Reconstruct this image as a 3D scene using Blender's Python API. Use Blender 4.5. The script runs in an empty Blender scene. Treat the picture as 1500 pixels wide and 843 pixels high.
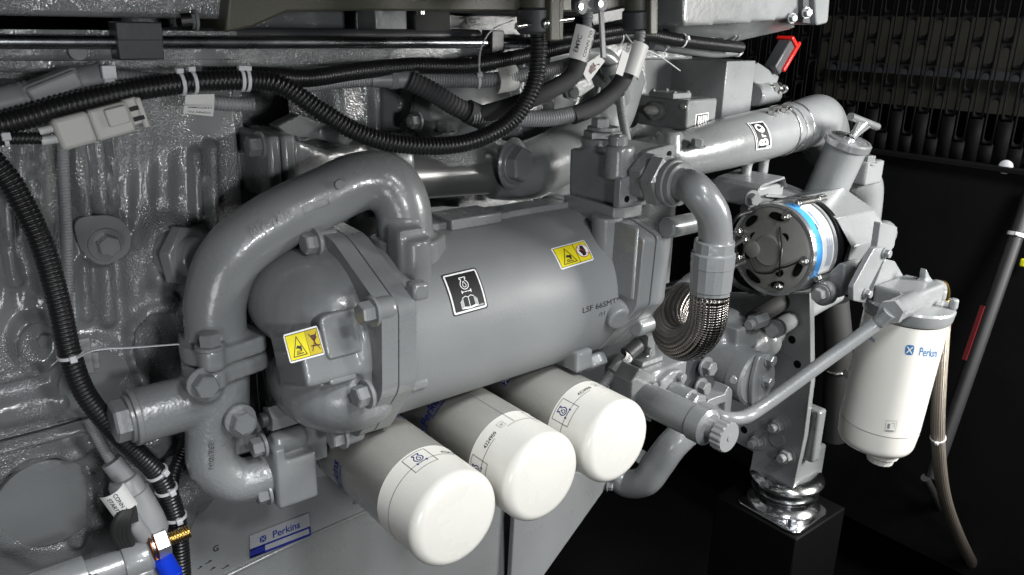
import bpy, bmesh, math, random
from mathutils import Vector, Matrix, noise
random.seed(7)
V = Vector
SC = bpy.context.scene
COL = SC.collection
PI = math.pi

# ------------------------------------------------------------------ camera model
F = 1180.0
PX, PY = 750.0, 421.5
def vz(*a): return V(a)
_ex = V((1530, 359, 1180)).normalized()
_up = V((190, 3819, -1180)); _up -= _ex * _up.dot(_ex); _up.normalize()
_ey = _ex.cross(_up)
if _ey.z < 0: _ey = -_ey
def cam2w(c): return V((_ex.dot(c), _ey.dot(c), _up.dot(c)))
def ray(x, y): return cam2w(V(((x - PX) / F, -(y - PY) / F, 1.0)))
CAM = V((0, -0.17, 0)) - ray(600, 467) * 1.02
def A(x, y, Y):
    r = ray(x, y); return CAM + r * ((Y - CAM.y) / r.y)
def AX(x, y, X):
    r = ray(x, y); return CAM + r * ((X - CAM.x) / r.x)
def AZ(x, y, Z):
    r = ray(x, y); return CAM + r * ((Z - CAM.z) / r.z)
def D(x, y, z): return CAM + ray(x, y) * z
def AP(x, y, P, N):
    r = ray(x, y); return CAM + r * ((P - CAM).dot(N) / r.dot(N))
def depth(P):
    return (P - CAM).dot(cam2w(V((0, 0, 1))))
def S(px, P): return px * depth(P) / F
def proj(P):
    d = P - CAM
    c = V((cam2w(V((1, 0, 0))).dot(d), cam2w(V((0, 1, 0))).dot(d), cam2w(V((0, 0, 1))).dot(d)))
    return PX + F * c.x / c.z, PY - F * c.y / c.z
def raycyl(x, y, o, ax, r):
    d = ray(x, y).normalized(); ax = ax.normalized()
    m = CAM - o
    dp = d - ax * d.dot(ax); mp = m - ax * m.dot(ax)
    a = dp.dot(dp); b = 2 * dp.dot(mp); c = mp.dot(mp) - r * r
    disc = b * b - 4 * a * c
    t = (-b - math.sqrt(max(disc, 0))) / (2 * a)
    return CAM + d * t
NX, NY, UP = V((-1, 0, 0)), V((0, -1, 0)), V((0, 0, 1))
EX = V((1, 0, 0)); EY = V((0, 1, 0))

# ------------------------------------------------------------------ geometry collector
class G:
    def __init__(s): s.v = []; s.f = []; s.m = []; s.uv = {}
    def add(s, vs, fs, m=0, uvs=None):
        b = len(s.v); s.v += [V(p) for p in vs]
        for i, f in enumerate(fs):
            if uvs: s.uv[len(s.f)] = uvs[i]
            s.f.append([b + k for k in f]); s.m.append(m)
        return s
    def merge(s, o):
        b = len(s.v); s.v += o.v
        for i, f in enumerate(o.f):
            if i in o.uv: s.uv[len(s.f)] = o.uv[i]
            s.f.append([b + k for k in f]); s.m.append(o.m[i])
        return s

def frame(ax, ref=None):
    ax = ax.normalized()
    r = ref if ref is not None else (UP if abs(ax.z) < .9 else EX)
    a = (r - ax * r.dot(ax)).normalized(); b = ax.cross(a)
    return a, b, ax
def lathe(g, o, ax, prof, n=28, m=0, ref=None, ph=0.0):
    a, b, ax = frame(ax, ref)
    vs = []; idx = []
    for (t, r) in prof:
        if r < 1e-6:
            idx.append([len(vs)]); vs.append(o + ax * t)
        else:
            idx.append(list(range(len(vs), len(vs) + n)))
            for k in range(n):
                th = 2 * PI * k / n + ph
                vs.append(o + ax * t + (a * math.cos(th) + b * math.sin(th)) * r)
    fs = []
    for i in range(len(idx) - 1):
        p, q = idx[i], idx[i + 1]
        for k in range(n):
            k2 = (k + 1) % n
            if len(p) == 1 and len(q) == 1: continue
            if len(p) == 1: fs.append([p[0], q[k2], q[k]])
            elif len(q) == 1: fs.append([p[k], p[k2], q[0]])
            else: fs.append([p[k], p[k2], q[k2], q[k]])
    return g.add(vs, fs, m)
def cyl(g, o, ax, L, r, n=28, ch=None, m=0, r2=None):
    ch = min(r, L) * .12 if ch is None else ch
    r2 = r if r2 is None else r2
    return lathe(g, o, ax, [(0, 0), (0, r - ch), (ch, r), (L - ch, r2), (L, r2 - ch), (L, 0)], n, m)
def ring(g, o, ax, L, ri, ro, n=28, m=0):
    c = (ro - ri) * .15
    return lathe(g, o, ax, [(0, ri), (0, ro - c), (c, ro), (L - c, ro), (L, ro - c), (L, ri), (0, ri)], n, m)
def hexa(g, o, ax, h, af, ph=0.3, m=0):
    r = af / math.sqrt(3) * 1.0
    a, b, axn = frame(ax)
    lathe(g, o, ax, [(0, 0), (0, r), (h * .86, r), (h, r * .88), (h, 0)], 6, m, None, ph)
    return g
def boltg(g, o, ax, af, h=None, ph=0.3, washer=True, m=0):
    ax = ax.normalized(); h = h or af * .62
    if washer: cyl(g, o - ax * .001, ax, af * .14 + .001, af * .78, 24, m=m); o = o + ax * af * .14
    hexa(g, o, ax, h, af, ph, m)
    cyl(g, o + ax * h * .93, ax, h * .09, af * .36, 18, m=m)
    return g
def box(g, c, d, X=EX, Y=EY, Z=UP, m=0):
    X = X.normalized() * d[0] / 2; Y = Y.normalized() * d[1] / 2; Z = Z.normalized() * d[2] / 2
    vs = [c + X * i + Y * j + Z * k for i in (-1, 1) for j in (-1, 1) for k in (-1, 1)]
    fs = [[0, 1, 3, 2], [4, 6, 7, 5], [0, 4, 5, 1], [2, 3, 7, 6], [0, 2, 6, 4], [1, 5, 7, 3]]
    return g.add(vs, fs, m)
def prism(g, poly, vec, m=0):
    n = len(poly); poly = [V(p) for p in poly]
    nrm = V((0, 0, 0))
    for i in range(n):
        p, q = poly[i], poly[(i + 1) % n]; nrm += p.cross(q)
    if nrm.dot(vec) > 0: poly = poly[::-1]
    vs = poly + [p + vec for p in poly]
    fs = [list(range(n)), list(range(2 * n - 1, n - 1, -1))]
    for i in range(n):
        j = (i + 1) % n; fs.append([j, i, n + i, n + j])
    return g.add(vs, fs, m)
def roundpoly(pts, r, k=4):
    out = []; n = len(pts)
    for i in range(n):
        p0, p, p2 = V(pts[i - 1]), V(pts[i]), V(pts[(i + 1) % n])
        d1 = (p0 - p); d2 = (p2 - p)
        rr = r[i] if isinstance(r, (list, tuple)) else r
        l = min(rr, d1.length * .45, d2.length * .45)
        a = p + d1.normalized() * l; b = p + d2.normalized() * l
        for s in range(k + 1):
            t = s / k
            out.append(a * (1 - t) ** 2 + p * 2 * t * (1 - t) + b * t * t)
    return out
def catmull(pts, sub=10):
    P = [V(p) for p in pts]
    if len(P) < 3:
        return [P[0].lerp(P[-1], i / sub) for i in range(sub + 1)]
    out = []
    Q = [P[0] * 2 - P[1]] + P + [P[-1] * 2 - P[-2]]
    for i in range(1, len(Q) - 2):
        p0, p1, p2, p3 = Q[i - 1:i + 3]
        for s in range(sub):
            t = s / sub
            out.append(.5 * ((2 * p1) + (p2 - p0) * t + (2 * p0 - 5 * p1 + 4 * p2 - p3) * t * t + (3 * p1 - p0 - 3 * p2 + p3) * t ** 3))
    out.append(P[-1]); return out
def resample(pts, step):
    L = [0]
    for i in range(1, len(pts)): L.append(L[-1] + (pts[i] - pts[i - 1]).length)
    n = max(2, int(round(L[-1] / step))); out = []; j = 0
    for k in range(n + 1):
        s = L[-1] * k / n
        while j < len(L) - 2 and L[j + 1] < s: j += 1
        d = L[j + 1] - L[j]
        out.append(pts[j].lerp(pts[j + 1], 0 if d < 1e-9 else (s - L[j]) / d))
    return out, L[-1]
def sweep(g, pts, rad, n=16, m=0, caps=True, squash=None):
    """pts: list of points, rad: list of radii"""
    N = len(pts)
    T = []
    for i in range(N):
        a = pts[max(0, i - 1)]; b = pts[min(N - 1, i + 1)]
        T.append((b - a).normalized())
    a, b, _ = frame(T[0])
    vs = []; arc = [0]
    fr = []
    for i in range(N):
        if i: arc.append(arc[-1] + (pts[i] - pts[i - 1]).length)
        a = (a - T[i] * a.dot(T[i])).normalized(); b = T[i].cross(a)
        fr.append((a.copy(), b.copy()))
        for k in range(n):
            th = 2 * PI * k / n
            vs.append(pts[i] + (a * math.cos(th) + b * math.sin(th)) * rad[i])
    fs = []; uvs = []
    for i in range(N - 1):
        for k in range(n):
            k2 = (k + 1) % n
            fs.append([i * n + k, i * n + k2, (i + 1) * n + k2, (i + 1) * n + k])
            uvs.append([(arc[i], k / n), (arc[i], (k + 1) / n), (arc[i + 1], (k + 1) / n), (arc[i + 1], k / n)])
    if caps:
        fs.append(list(range(n))[::-1]); uvs.append([(0, 0)] * n)
        fs.append([(N - 1) * n + k for k in range(n)]); uvs.append([(0, 0)] * n)
    return g.add(vs, fs, m, uvs)
def tube(g, pts, r, n=18, sub=10, m=0, caps=True):
    c = catmull(pts, sub)
    if isinstance(r, (list, tuple)):
        rr = []
        k = len(r) - 1
        for i in range(len(c)):
            t = i / (len(c) - 1) * k; j = min(int(t), k - 1); rr.append(r[j] + (r[j + 1] - r[j]) * (t - j))
    else: rr = [r] * len(c)
    sweep(g, c, rr, n, m, caps); return c
def ridged(g, pts, r, pitch, dep=.13, n=18, sub=12, m=0):
    c, L = resample(catmull(pts, sub), pitch / 6)
    prof = [0, .0, .15, 1, 1, .15]
    sweep(g, c, [r * (1 - dep * prof[i % 6]) for i in range(len(c))], n, m)
    return c
def torus(g, o, ax, R, r, n=36, k=10, m=0):
    a, b, ax = frame(ax)
    vs = []; fs = []
    for i in range(n):
        th = 2 * PI * i / n; d = a * math.cos(th) + b * math.sin(th)
        for j in range(k):
            ph = 2 * PI * j / k
            vs.append(o + d * (R + r * math.cos(ph)) + ax * r * math.sin(ph))
    for i in range(n):
        for j in range(k):
            fs.append([i * k + j, ((i + 1) % n) * k + j, ((i + 1) % n) * k + (j + 1) % k, i * k + (j + 1) % k])
    return g.add(vs, fs, m)
def ellip(g, c, r, X=EX, Y=EY, Z=UP, n=24, k=14, m=0):
    vs = [c + Z * r[2]]; fs = []
    for i in range(1, k):
        ph = PI * i / k
        for j in range(n):
            th = 2 * PI * j / n
            vs.append(c + X * r[0] * math.sin(ph) * math.cos(th) + Y * r[1] * math.sin(ph) * math.sin(th) + Z * r[2] * math.cos(ph))
    vs.append(c - Z * r[2])
    for j in range(n): fs.append([0, 1 + j, 1 + (j + 1) % n])
    for i in range(k - 2):
        for j in range(n):
            a = 1 + i * n + j; b = 1 + i * n + (j + 1) % n
            fs.append([a, a + n, b + n, b])
    q = 1 + (k - 2) * n
    for j in range(n): fs.append([q + j, len(vs) - 1, q + (j + 1) % n])
    return g.add(vs, fs, m)

# ------------------------------------------------------------------ objects
WL = {}
def thing(name, label, cat, loc, group=None):
    o = bpy.data.objects.new(name, None); COL.objects.link(o)
    o.empty_display_size = .02
    o.location = loc; o['label'] = label; o['category'] = cat
    if group: o['group'] = group
    WL[o] = V(loc); return o
def mesh_from(g, name, off, mats, ang=38):
    me = bpy.data.meshes.new(name)
    me.from_pydata([(p - off)[:] for p in g.v], [], g.f)
    for mt in mats: me.materials.append(mt)
    if len(mats) > 1: me.polygons.foreach_set('material_index', g.m)
    if g.uv:
        ul = me.uv_layers.new(name='UVMap')
        for i, p in enumerate(me.polygons):
            if i in g.uv:
                for k, li in enumerate(p.loop_indices):
                    ul.data[li].uv = g.uv[i][k]
    bm = bmesh.new(); bm.from_mesh(me)
    bmesh.ops.recalc_face_normals(bm, faces=bm.faces)
    lim = math.radians(ang)
    for e in bm.edges:
        e.smooth = not (len(e.link_faces) == 2 and e.calc_face_angle(0) > lim)
    for f in bm.faces: f.smooth = True
    bm.to_mesh(me); bm.free()
    return me
def part(name, g, mats, parent=None, bev=0, ang=38, seg=2, label=None):
    if not isinstance(mats, (list, tuple)): mats = [mats]
    off = WL[parent] if parent is not None else sum(g.v, V((0, 0, 0))) / len(g.v)
    me = mesh_from(g, name, off, mats, ang)
    o = bpy.data.objects.new(name, me); COL.objects.link(o)
    if parent is not None: o.parent = parent
    else: o.location = off
    WL[o] = V(off)
    if bev:
        b = o.modifiers.new('bevel', 'BEVEL'); b.width = bev; b.segments = seg; b.limit_method = 'ANGLE'
        b.angle_limit = math.radians(35); b.use_clamp_overlap = True; b.harden_normals = False
    if label: o['label'] = label
    return o
def solo(name, label, cat, g, mats, group=None, bev=0, ang=38, kind=None):
    o = part(name, g, mats, None, bev, ang)
    if kind: o['kind'] = kind
    else: o['label'] = label; o['category'] = cat
    if group: o['group'] = group
    return o
def castg(g, vox=.004, it=4, fac=.5):
    """weld overlapping solids into one smooth casting"""
    me = bpy.data.meshes.new('tmp'); me.from_pydata([p[:] for p in g.v], [], g.f)
    bm = bmesh.new(); bm.from_mesh(me); bmesh.ops.recalc_face_normals(bm, faces=bm.faces); bm.to_mesh(me); bm.free()
    o = bpy.data.objects.new('tmp', me); COL.objects.link(o)
    r = o.modifiers.new('r', 'REMESH'); r.mode = 'VOXEL'; r.voxel_size = vox
    s = o.modifiers.new('s', 'SMOOTH'); s.factor = fac; s.iterations = it
    dg = bpy.context.evaluated_depsgraph_get()
    m2 = bpy.data.meshes.new_from_object(o.evaluated_get(dg))
    out = G(); out.add([v.co.copy() for v in m2.vertices], [list(p.vertices) for p in m2.polygons])
    bpy.data.objects.remove(o); bpy.data.meshes.remove(me); bpy.data.meshes.remove(m2)
    return out
def bolt(parent, P, ax, af, name='bolt', ph=0.3, mt=None, washer=True, h=None):
    g = G(); boltg(g, P, ax, af, h, ph, washer)
    return part(name, g, mt or M['paint'], parent, ang=30)
_tc = {}
def textgeo(s, shear=0, bold=0.0):
    k = (s, shear, bold)
    if k in _tc: return _tc[k]
    c = bpy.data.curves.new('t', 'FONT'); c.body = s; c.size = 1; c.shear = shear; c.offset = bold; c.resolution_u = 3
    c.align_x = 'CENTER'; c.align_y = 'CENTER'
    o = bpy.data.objects.new('t', c); COL.objects.link(o)
    dg = bpy.context.evaluated_depsgraph_get()
    m = bpy.data.meshes.new_from_object(o.evaluated_get(dg))
    r = ([v.co.to_2d() for v in m.vertices], [list(p.vertices) for p in m.polygons])
    bpy.data.objects.remove(o); bpy.data.curves.remove(c); bpy.data.meshes.remove(m)
    _tc[k] = r; return r
def etext(g, fn, s, u, v, size, h, sx=1.0, shear=0, bold=0.0, ang=0):
    """raised lettering with side walls"""
    vs, fs = textgeo(s, shear, bold); c, n = math.cos(ang), math.sin(ang)
    q = [(u + (p.x * sx * c - p.y * n) * size, v + (p.x * sx * n + p.y * c) * size) for p in vs]
    N = len(q); cnt = {}
    for f in fs:
        for i in range(len(f)):
            a, b = f[i], f[(i + 1) % len(f)]; cnt[(a, b)] = 1
    bd = [(a, b) for (a, b) in cnt if (b, a) not in cnt]
    g.add([fn(a, b, h) for a, b in q] + [fn(a, b, -.0005) for a, b in q], fs + [[b, a, N + a, N + b] for a, b in bd])
    return g
def ebar(g, fn, pts, w, h):
    for i in range(len(pts) - 1):
        a, b = V(pts[i]), V(pts[i + 1]); d = (b - a).normalized(); nn = V((-d.y, d.x)) * w / 2; a = a - d * w * .4; b = b + d * w * .4
        K = 6; vs = []
        for j in range(K + 1):
            p = a.lerp(b, j / K); vs += [fn(p.x + nn.x, p.y + nn.y, h), fn(p.x - nn.x, p.y - nn.y, h), fn(p.x + nn.x * 1.5, p.y + nn.y * 1.5, -.0006), fn(p.x - nn.x * 1.5, p.y - nn.y * 1.5, -.0006)]
        fs = []
        for j in range(K):
            o, q = 4 * j, 4 * j + 4; fs += [[o, o + 1, q + 1, q], [o, q, q + 2, o + 2], [o + 1, o + 3, q + 3, q + 1]]
        fs += [[0, 2, 3, 1], [4 * K, 4 * K + 1, 4 * K + 3, 4 * K + 2]]
        g.add(vs, fs)
    return g
class Decal:
    """ink and stickers laid on a surface; fn(u,v,h) -> point, u,v in metres"""
    def __init__(s, fn): s.fn = fn; s.g = G()
    def rect(s, u0, v0, u1, v1, h, m, r=0, nu=8, nv=8):
        us = [u0 + (u1 - u0) * i / nu for i in range(nu + 1)]
        if r:
            us = sorted(set([u0 + r * (1 - math.cos(PI / 2 * i / 4)) for i in range(5)] + [u1 - r * (1 - math.cos(PI / 2 * i / 4)) for i in range(5)] + [u for u in us if u0 + r < u < u1 - r]))
        vs = []; fs = []
        for u in us:
            d = min(u - u0, u1 - u); ins = 0
            if r and d < r: ins = r - math.sqrt(max(0, r * r - (r - d) ** 2))
            for j in range(nv + 1):
                vs.append(s.fn(u, v0 + ins + (v1 - v0 - 2 * ins) * j / nv, h))
        n = nv + 1
        for i in range(len(us) - 1):
            for j in range(nv): fs.append([i * n + j, (i + 1) * n + j, (i + 1) * n + j + 1, i * n + j + 1])
        s.g.add(vs, fs, m); return s
    def stroke(s, pts, w, h, m, closed=False, step=.003):
        P = [V((p[0], p[1])) for p in pts]
        if closed: P.append(P[0])
        for i in range(len(P) - 1):
            d = P[i + 1] - P[i]
            if d.length < 1e-9: continue
            k = max(1, int(d.length / step)); nrm = V((-d.y, d.x)).normalized() * w / 2; e = d.normalized() * w * .35
            a = P[i] - e; b = P[i + 1] + e
            vs = []
            for j in range(k + 1):
                q = a.lerp(b, j / k); vs += [s.fn(q.x + nrm.x, q.y + nrm.y, h), s.fn(q.x - nrm.x, q.y - nrm.y, h)]
            s.g.add(vs, [[2 * j, 2 * j + 1, 2 * j + 3, 2 * j + 2] for j in range(k)], m)
        return s
    def poly(s, pts, h, m):
        s.g.add([s.fn(p[0], p[1], h) for p in pts], [list(range(len(pts)))], m); return s
    def circ(s, u, v, r, h, m, n=20, fill=True, w=0):
        pts = [(u + r * math.cos(2 * PI * i / n), v + r * math.sin(2 * PI * i / n)) for i in range(n)]
        return s.poly(pts, h, m) if fill else s.stroke(pts, w, h, m, True)
    def text(s, t, u, v, size, h, m, ang=0, shear=0, bold=0.0, sx=1.0):
        vs, fs = textgeo(t, shear, bold); c, n = math.cos(ang), math.sin(ang)
        s.g.add([s.fn(u + (p.x * sx * c - p.y * n) * size, v + (p.x * sx * n + p.y * c) * size, h) for p in vs], fs, m); return s
def quadfn(c, W, H, N=None):
    """c: 3D corners tl,tr,br,bl on a flat face"""
    tl, tr, br, bl = c
    N = N or (tr - tl).cross(bl - tl).normalized()
    if N.dot(CAM - tl) < 0: N = -N
    def fn(u, v, h):
        a = u / W; b = v / H
        return (bl * (1 - a) + br * a) * (1 - b) + (tl * (1 - a) + tr * a) * b + N * h
    return fn
def cylfn(px, o, ax, r, W, H):
    """sticker corners tl,tr,br,bl in the photo laid on a cylinder"""
    a, b, ax = frame(ax)
    q = []
    for (x, y) in px:
        d = raycyl(x, y, o, ax, r) - o
        q.append((d.dot(ax), math.atan2(d.dot(b), d.dot(a))))
    def fn(u, v, h):
        s = u / W; t = v / H
        tt = [(q[3][k] * (1 - s) + q[2][k] * s) * (1 - t) + (q[0][k] * (1 - s) + q[1][k] * s) * t for k in (0, 1)]
        return o + ax * tt[0] + (a * math.cos(tt[1]) + b * math.sin(tt[1])) * (r + h)
    return fn

# ------------------------------------------------------------------ materials
M = {}
def patchy(m):
    """cast grain that comes and goes in broad patches"""
    nt = m.node_tree; n = nt.nodes; l = nt.links
    bp = next(k for k in n if k.type == 'BUMP'); tc = next(k for k in n if k.type == 'TEX_COORD')
    t = n.new('ShaderNodeTexNoise'); t.inputs['Scale'].default_value = 13; t.inputs['Detail'].default_value = 3
    l.new(tc.outputs['Object'], t.inputs['Vector'])
    r = n.new('ShaderNodeMapRange'); r.inputs['From Min'].default_value = .42; r.inputs['From Max'].default_value = .62
    r.inputs['To Min'].default_value = .12; r.inputs['To Max'].default_value = 1.0
    l.new(t.outputs['Fac'], r.inputs['Value']); l.new(r.outputs['Result'], bp.inputs['Strength'])
def mat(name, col, rough=.4, metal=0, bump=None, var=0.0, vs=9, coat=0, rv=0.0, spec=.5, speck=0):
    m = bpy.data.materials.new(name); m.use_nodes = True
    nt = m.node_tree; n = nt.nodes; l = nt.links; b = n['Principled BSDF']
    col = (*col, 1) if len(col) == 3 else col
    b.inputs['Base Color'].default_value = col; b.inputs['Roughness'].default_value = rough
    b.inputs['Metallic'].default_value = metal; b.inputs['Coat Weight'].default_value = coat
    b.inputs['Coat Roughness'].default_value = .12
    b.inputs['Specular IOR Level'].default_value = spec
    tc = n.new('ShaderNodeTexCoord')
    if var or rv:
        tx = n.new('ShaderNodeTexNoise'); tx.inputs['Scale'].default_value = vs; tx.inputs['Detail'].default_value = 6
        tx.inputs['Roughness'].default_value = .65
        l.new(tc.outputs['Object'], tx.inputs['Vector'])
        if var:
            mx = n.new('ShaderNodeMix'); mx.data_type = 'RGBA'
            mx.inputs['A'].default_value = tuple(c * (1 - var) for c in col[:3]) + (1,)
            mx.inputs['B'].default_value = tuple(min(1, c * (1 + var)) for c in col[:3]) + (1,)
            l.new(tx.outputs['Fac'], mx.inputs['Factor']); l.new(mx.outputs['Result'], b.inputs['Base Color'])
        if rv:
            mr = n.new('ShaderNodeMapRange'); mr.inputs['From Min'].default_value = .3; mr.inputs['From Max'].default_value = .7
            mr.inputs['To Min'].default_value = rough - rv; mr.inputs['To Max'].default_value = rough + rv
            l.new(tx.outputs['Fac'], mr.inputs['Value']); l.new(mr.outputs['Result'], b.inputs['Roughness'])
    if bump:
        t2 = n.new('ShaderNodeTexNoise'); t2.inputs['Scale'].default_value = bump[0]; t2.inputs['Detail'].default_value = bump[3] if len(bump) > 3 else 2
        l.new(tc.outputs['Object'], t2.inputs['Vector'])
        bp = n.new('ShaderNodeBump'); bp.inputs['Strength'].default_value = bump[1]; bp.inputs['Distance'].default_value = bump[2]
        l.new(t2.outputs['Fac'], bp.inputs['Height']); l.new(bp.outputs['Normal'], b.inputs['Normal'])
        if coat: l.new(bp.outputs['Normal'], b.inputs['Coat Normal'])
    M[name] = m; return m
GREY = (.178, .186, .188)
mat('paint', GREY, .32, bump=(150, .14, .002), var=.16, vs=7, rv=.12, coat=.38)
mat('cast', GREY, .19, bump=(430, .8, .0026, 1.5), var=.14, rv=.08, coat=.9)
patchy(M['cast'])
mat('castsoft', GREY, .31, bump=(260, .24, .0025, 3), var=.16, vs=8, rv=.12, coat=.38)
mat('satin', GREY, .48, spec=.45, bump=(420, .18, .0012, 2), var=.14, vs=6, rv=.12)
mat('machined', (.36, .36, .36), .33, metal=.75, bump=(120, .1, .001), var=.12, rv=.08)
mat('darkpaint', (.045, .046, .05), .42, bump=(160, .12, .002), var=.2, rv=.1)
mat('olive', (.07, .068, .05), .45, bump=(200, .15, .002), var=.2)
mat('blacksheet', (.006, .006, .0065), .6, bump=(300, .2, .001), var=.3, rv=.08, spec=.07)
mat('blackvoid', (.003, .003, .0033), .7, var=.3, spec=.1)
mat('pedblack', (.0018, .0018, .002), .6, var=.3, spec=.12, bump=(200, .2, .001))
mat('plated', (.48, .49, .50), .26, metal=.8, var=.1, rv=.06)
mat('conduit', (.011, .011, .012), .36, var=.25, rv=.08, bump=(60, .1, .001))
mat('sleeve', (.035, .035, .037), .75, var=.3, bump=(400, .4, .001))
mat('greyconduit', (.20, .205, .21), .45, var=.15, rv=.06)
mat('greyplastic', (.225, .23, .235), .42, var=.08, rv=.06)
mat('beigeplastic', (.46, .45, .43), .42, var=.07, rv=.06)
mat('tie', (.56, .56, .58), .4, var=.05)
mat('tag', (.52, .52, .51), .5, var=.10, vs=30)
mat('white', (.60, .59, .55), .29, var=.10, vs=7, rv=.10, coat=.25, bump=(45, .07, .001))
mat('black', (.010, .010, .011), .5, spec=.3)
mat('ink', (.012, .012, .014), .5)
mat('inkgrey', (.16, .16, .17), .5)
mat('stickerwhite', (.78, .78, .78), .35)
mat('yellow', (.70, .60, .012), .38, var=.04)
mat('yellowworn', (.50, .38, .012), .42, var=.15, vs=40)
mat('brown', (.07, .02, .012), .5)
mat('redink', (.42, .03, .02), .45)
mat('blue', (.012, .02, .16), .4)
mat('bluelabel', (.05, .27, .62), .35)
mat('blueprint', (.03, .13, .30), .4)
mat('bluesleeve', (.004, .035, .50), .35, bump=(90, .2, .002))
mat('zinc', (.62, .62, .60), .24, metal=1, var=.15, rv=.08, bump=(90, .12, .001))
mat('chrome', (.74, .75, .76), .17, metal=1, bump=(25, .12, .002))
mat('steel', (.35, .36, .38), .28, metal=1, var=.2, rv=.08)
mat('altend', (.22, .215, .205), .36, metal=.3, var=.3, rv=.1, bump=(90, .15, .001))
mat('brass', (.62, .42, .12), .28, metal=1, var=.15)
mat('copper', (.33, .14, .08), .38, metal=1, var=.25)
mat('red', (.52, .012, .008), .35)
mat('yellowgreen', (.62, .62, .01), .4)
mat('rubber', (.012, .012, .012), .7)
mat('rope', (.40, .34, .27), .55, var=.3, vs=60)
mat('radiator', (.035, .033, .024), .6, var=.5, vs=6)
mat('plate', (.30, .31, .33), .35, metal=.2, var=.08)
def braid(name, col, ku, kv, rough=.3, dark=.12):
    m = mat(name, col, rough, metal=1); nt = m.node_tree; n = nt.nodes; l = nt.links; b = n['Principled BSDF']
    uv = n.new('ShaderNodeUVMap'); sp = n.new('ShaderNodeSeparateXYZ'); l.new(uv.outputs['UV'], sp.inputs[0])
    def mth(op, a, c):
        k = n.new('ShaderNodeMath'); k.operation = op
        for i, q in enumerate((a, c)):
            if q is None: continue
            if isinstance(q, (int, float)): k.inputs[i].default_value = q
            else: l.new(q, k.inputs[i])
        return k.outputs[0]
    u = mth('MULTIPLY', sp.outputs['X'], ku * 2 * PI); v = mth('MULTIPLY', sp.outputs['Y'], kv * 2 * PI)
    s1 = mth('SINE', mth('ADD', u, v), None); s2 = mth('SINE', mth('SUBTRACT', u, v), None)
    pr = mth('MULTIPLY', s1, s2)
    h = mth('ADD', mth('MULTIPLY', pr, .5), .5)
    cr = n.new('ShaderNodeMix'); cr.data_type = 'RGBA'
    cr.inputs['A'].default_value = tuple(c * dark for c in col) + (1,); cr.inputs['B'].default_value = (*col, 1)  # gaps between strands darkened in the colour, as painted shade
    l.new(h, cr.inputs['Factor']); l.new(cr.outputs['Result'], b.inputs['Base Color'])
    bp = n.new('ShaderNodeBump'); bp.inputs['Strength'].default_value = .9; bp.inputs['Distance'].default_value = .0015
    l.new(h, bp.inputs['Height']); l.new(bp.outputs['Normal'], b.inputs['Normal'])
mat('post', (.011, .011, .012), .5, var=.2)
mat('deepred', (.07, .004, .006), .35)
braid('braidsteel', (.36, .335, .315), 145, 13, .27, .2)
braid('braidtan', (.62, .55, .46), 160, 10, .42, .45)

# ================================================================== ENGINE BLOCK
def sm(a, b, x):
    t = max(0.0, min(1.0, (x - a) / (b - a))); return t * t * (3 - 2 * t)
def segd(x, y, pl):
    best = 1e9
    for i in range(len(pl) - 1):
        ax, ay = pl[i]; bx, by = pl[i + 1]
        dx, dy = bx - ax, by - ay
        t = max(0, min(1, ((x - ax) * dx + (y - ay) * dy) / (dx * dx + dy * dy)))
        d = math.hypot(x - ax - t * dx, y - ay - t * dy)
        if d < best: best = d
    return best
RIDGES = [([(110, 205), (113, 260), (124, 318)], 10, .012), ([(140, 200), (148, 312)], 8, .010), ([(163, 200), (168, 330)], 6, .008),
          ([(28, 215), (24, 262)], 9, .012), ([(58, 215), (56, 300), (66, 330)], 7, .008), ([(6, 290), (12, 360), (22, 410)], 11, .014),
          ([(46, 262), (52, 350), (58, 418)], 12, .013), ([(285, 225), (287, 318)], 8, .010), ([(306, 215), (309, 330)], 9, .016),
          ([(118, 392), (126, 462)], 10, .008), ([(150, 398), (156, 465)], 13, .010), ([(188, 372), (196, 455)], 13, .009), ([(218, 400), (226, 430)], 10, .007),
          ([(248, 443), (214, 452), (194, 476), (190, 512), (204, 548)], 11, .015),
          ([(0, 552), (48, 540)], 9, .008), ([(0, 604), (75, 588)], 20, .012), ([(0, 655), (140, 618)], 7, .012), ([(0, 690), (60, 668), (140, 640)], 12, .014),
          ([(100, 655), (140, 690), (140, 760), (160, 800)], 16, .010), ([(0, 780), (60, 812), (110, 800)], 22, .006), ([(110, 785), (128, 735), (122, 695)], 12, .010)]
DISCS = [  # cx, cy, rx, ry, height, edge
    (240, 368, 44, 50, .020, .30), (222, 415, 30, 40, .010, .3), (54, 500, 40, 42, .014, .2), (54, 502, 29, 33, -.010, .12),
    (140, 558, 58, 66, .013, .18), (226, 502, 30, 42, -.030, .3), (68, 730, 74, 66, -.012, .10), (205, 560, 30, 20, .01, .4)]
def hfield(x, y):
    h = 0.0
    if y < 92: h += .03 * sm(92, 86, y)
    if 92 <= y < 128: h -= .035 * sm(92, 96, y) * sm(128, 120, y) * sm(140, 100, x)
    for pl, w, k in RIDGES:
        d = segd(x, y, pl)
        if d < w * 1.5: h += 1.25 * k * (1 - sm(w * .35, w * 1.5, d))
    for cx, cy, rx, ry, k, e in DISCS:
        q = math.hypot((x - cx) / rx, (y - cy) / ry)
        if q < 1 + e: h += k * (1 - sm(1 - e, 1 + e, q))
    h += .0025 * sm(300, 200, x) * math.sin(x * .21) * sm(180, 230, y) * sm(470, 420, y)
    return h
blk = thing('engine_block', 'grey painted cast engine block with rough ribbed side wall and round bosses behind the hoses', 'engine', (-.3, .1, -.3))
g = G(); st = .0034; x0, x1, z0, z1 = -.66, -.12, -.46, .345
nx, nz = int((x1 - x0) / st), int((z1 - z0) / st); vs = []; fs = []
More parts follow.
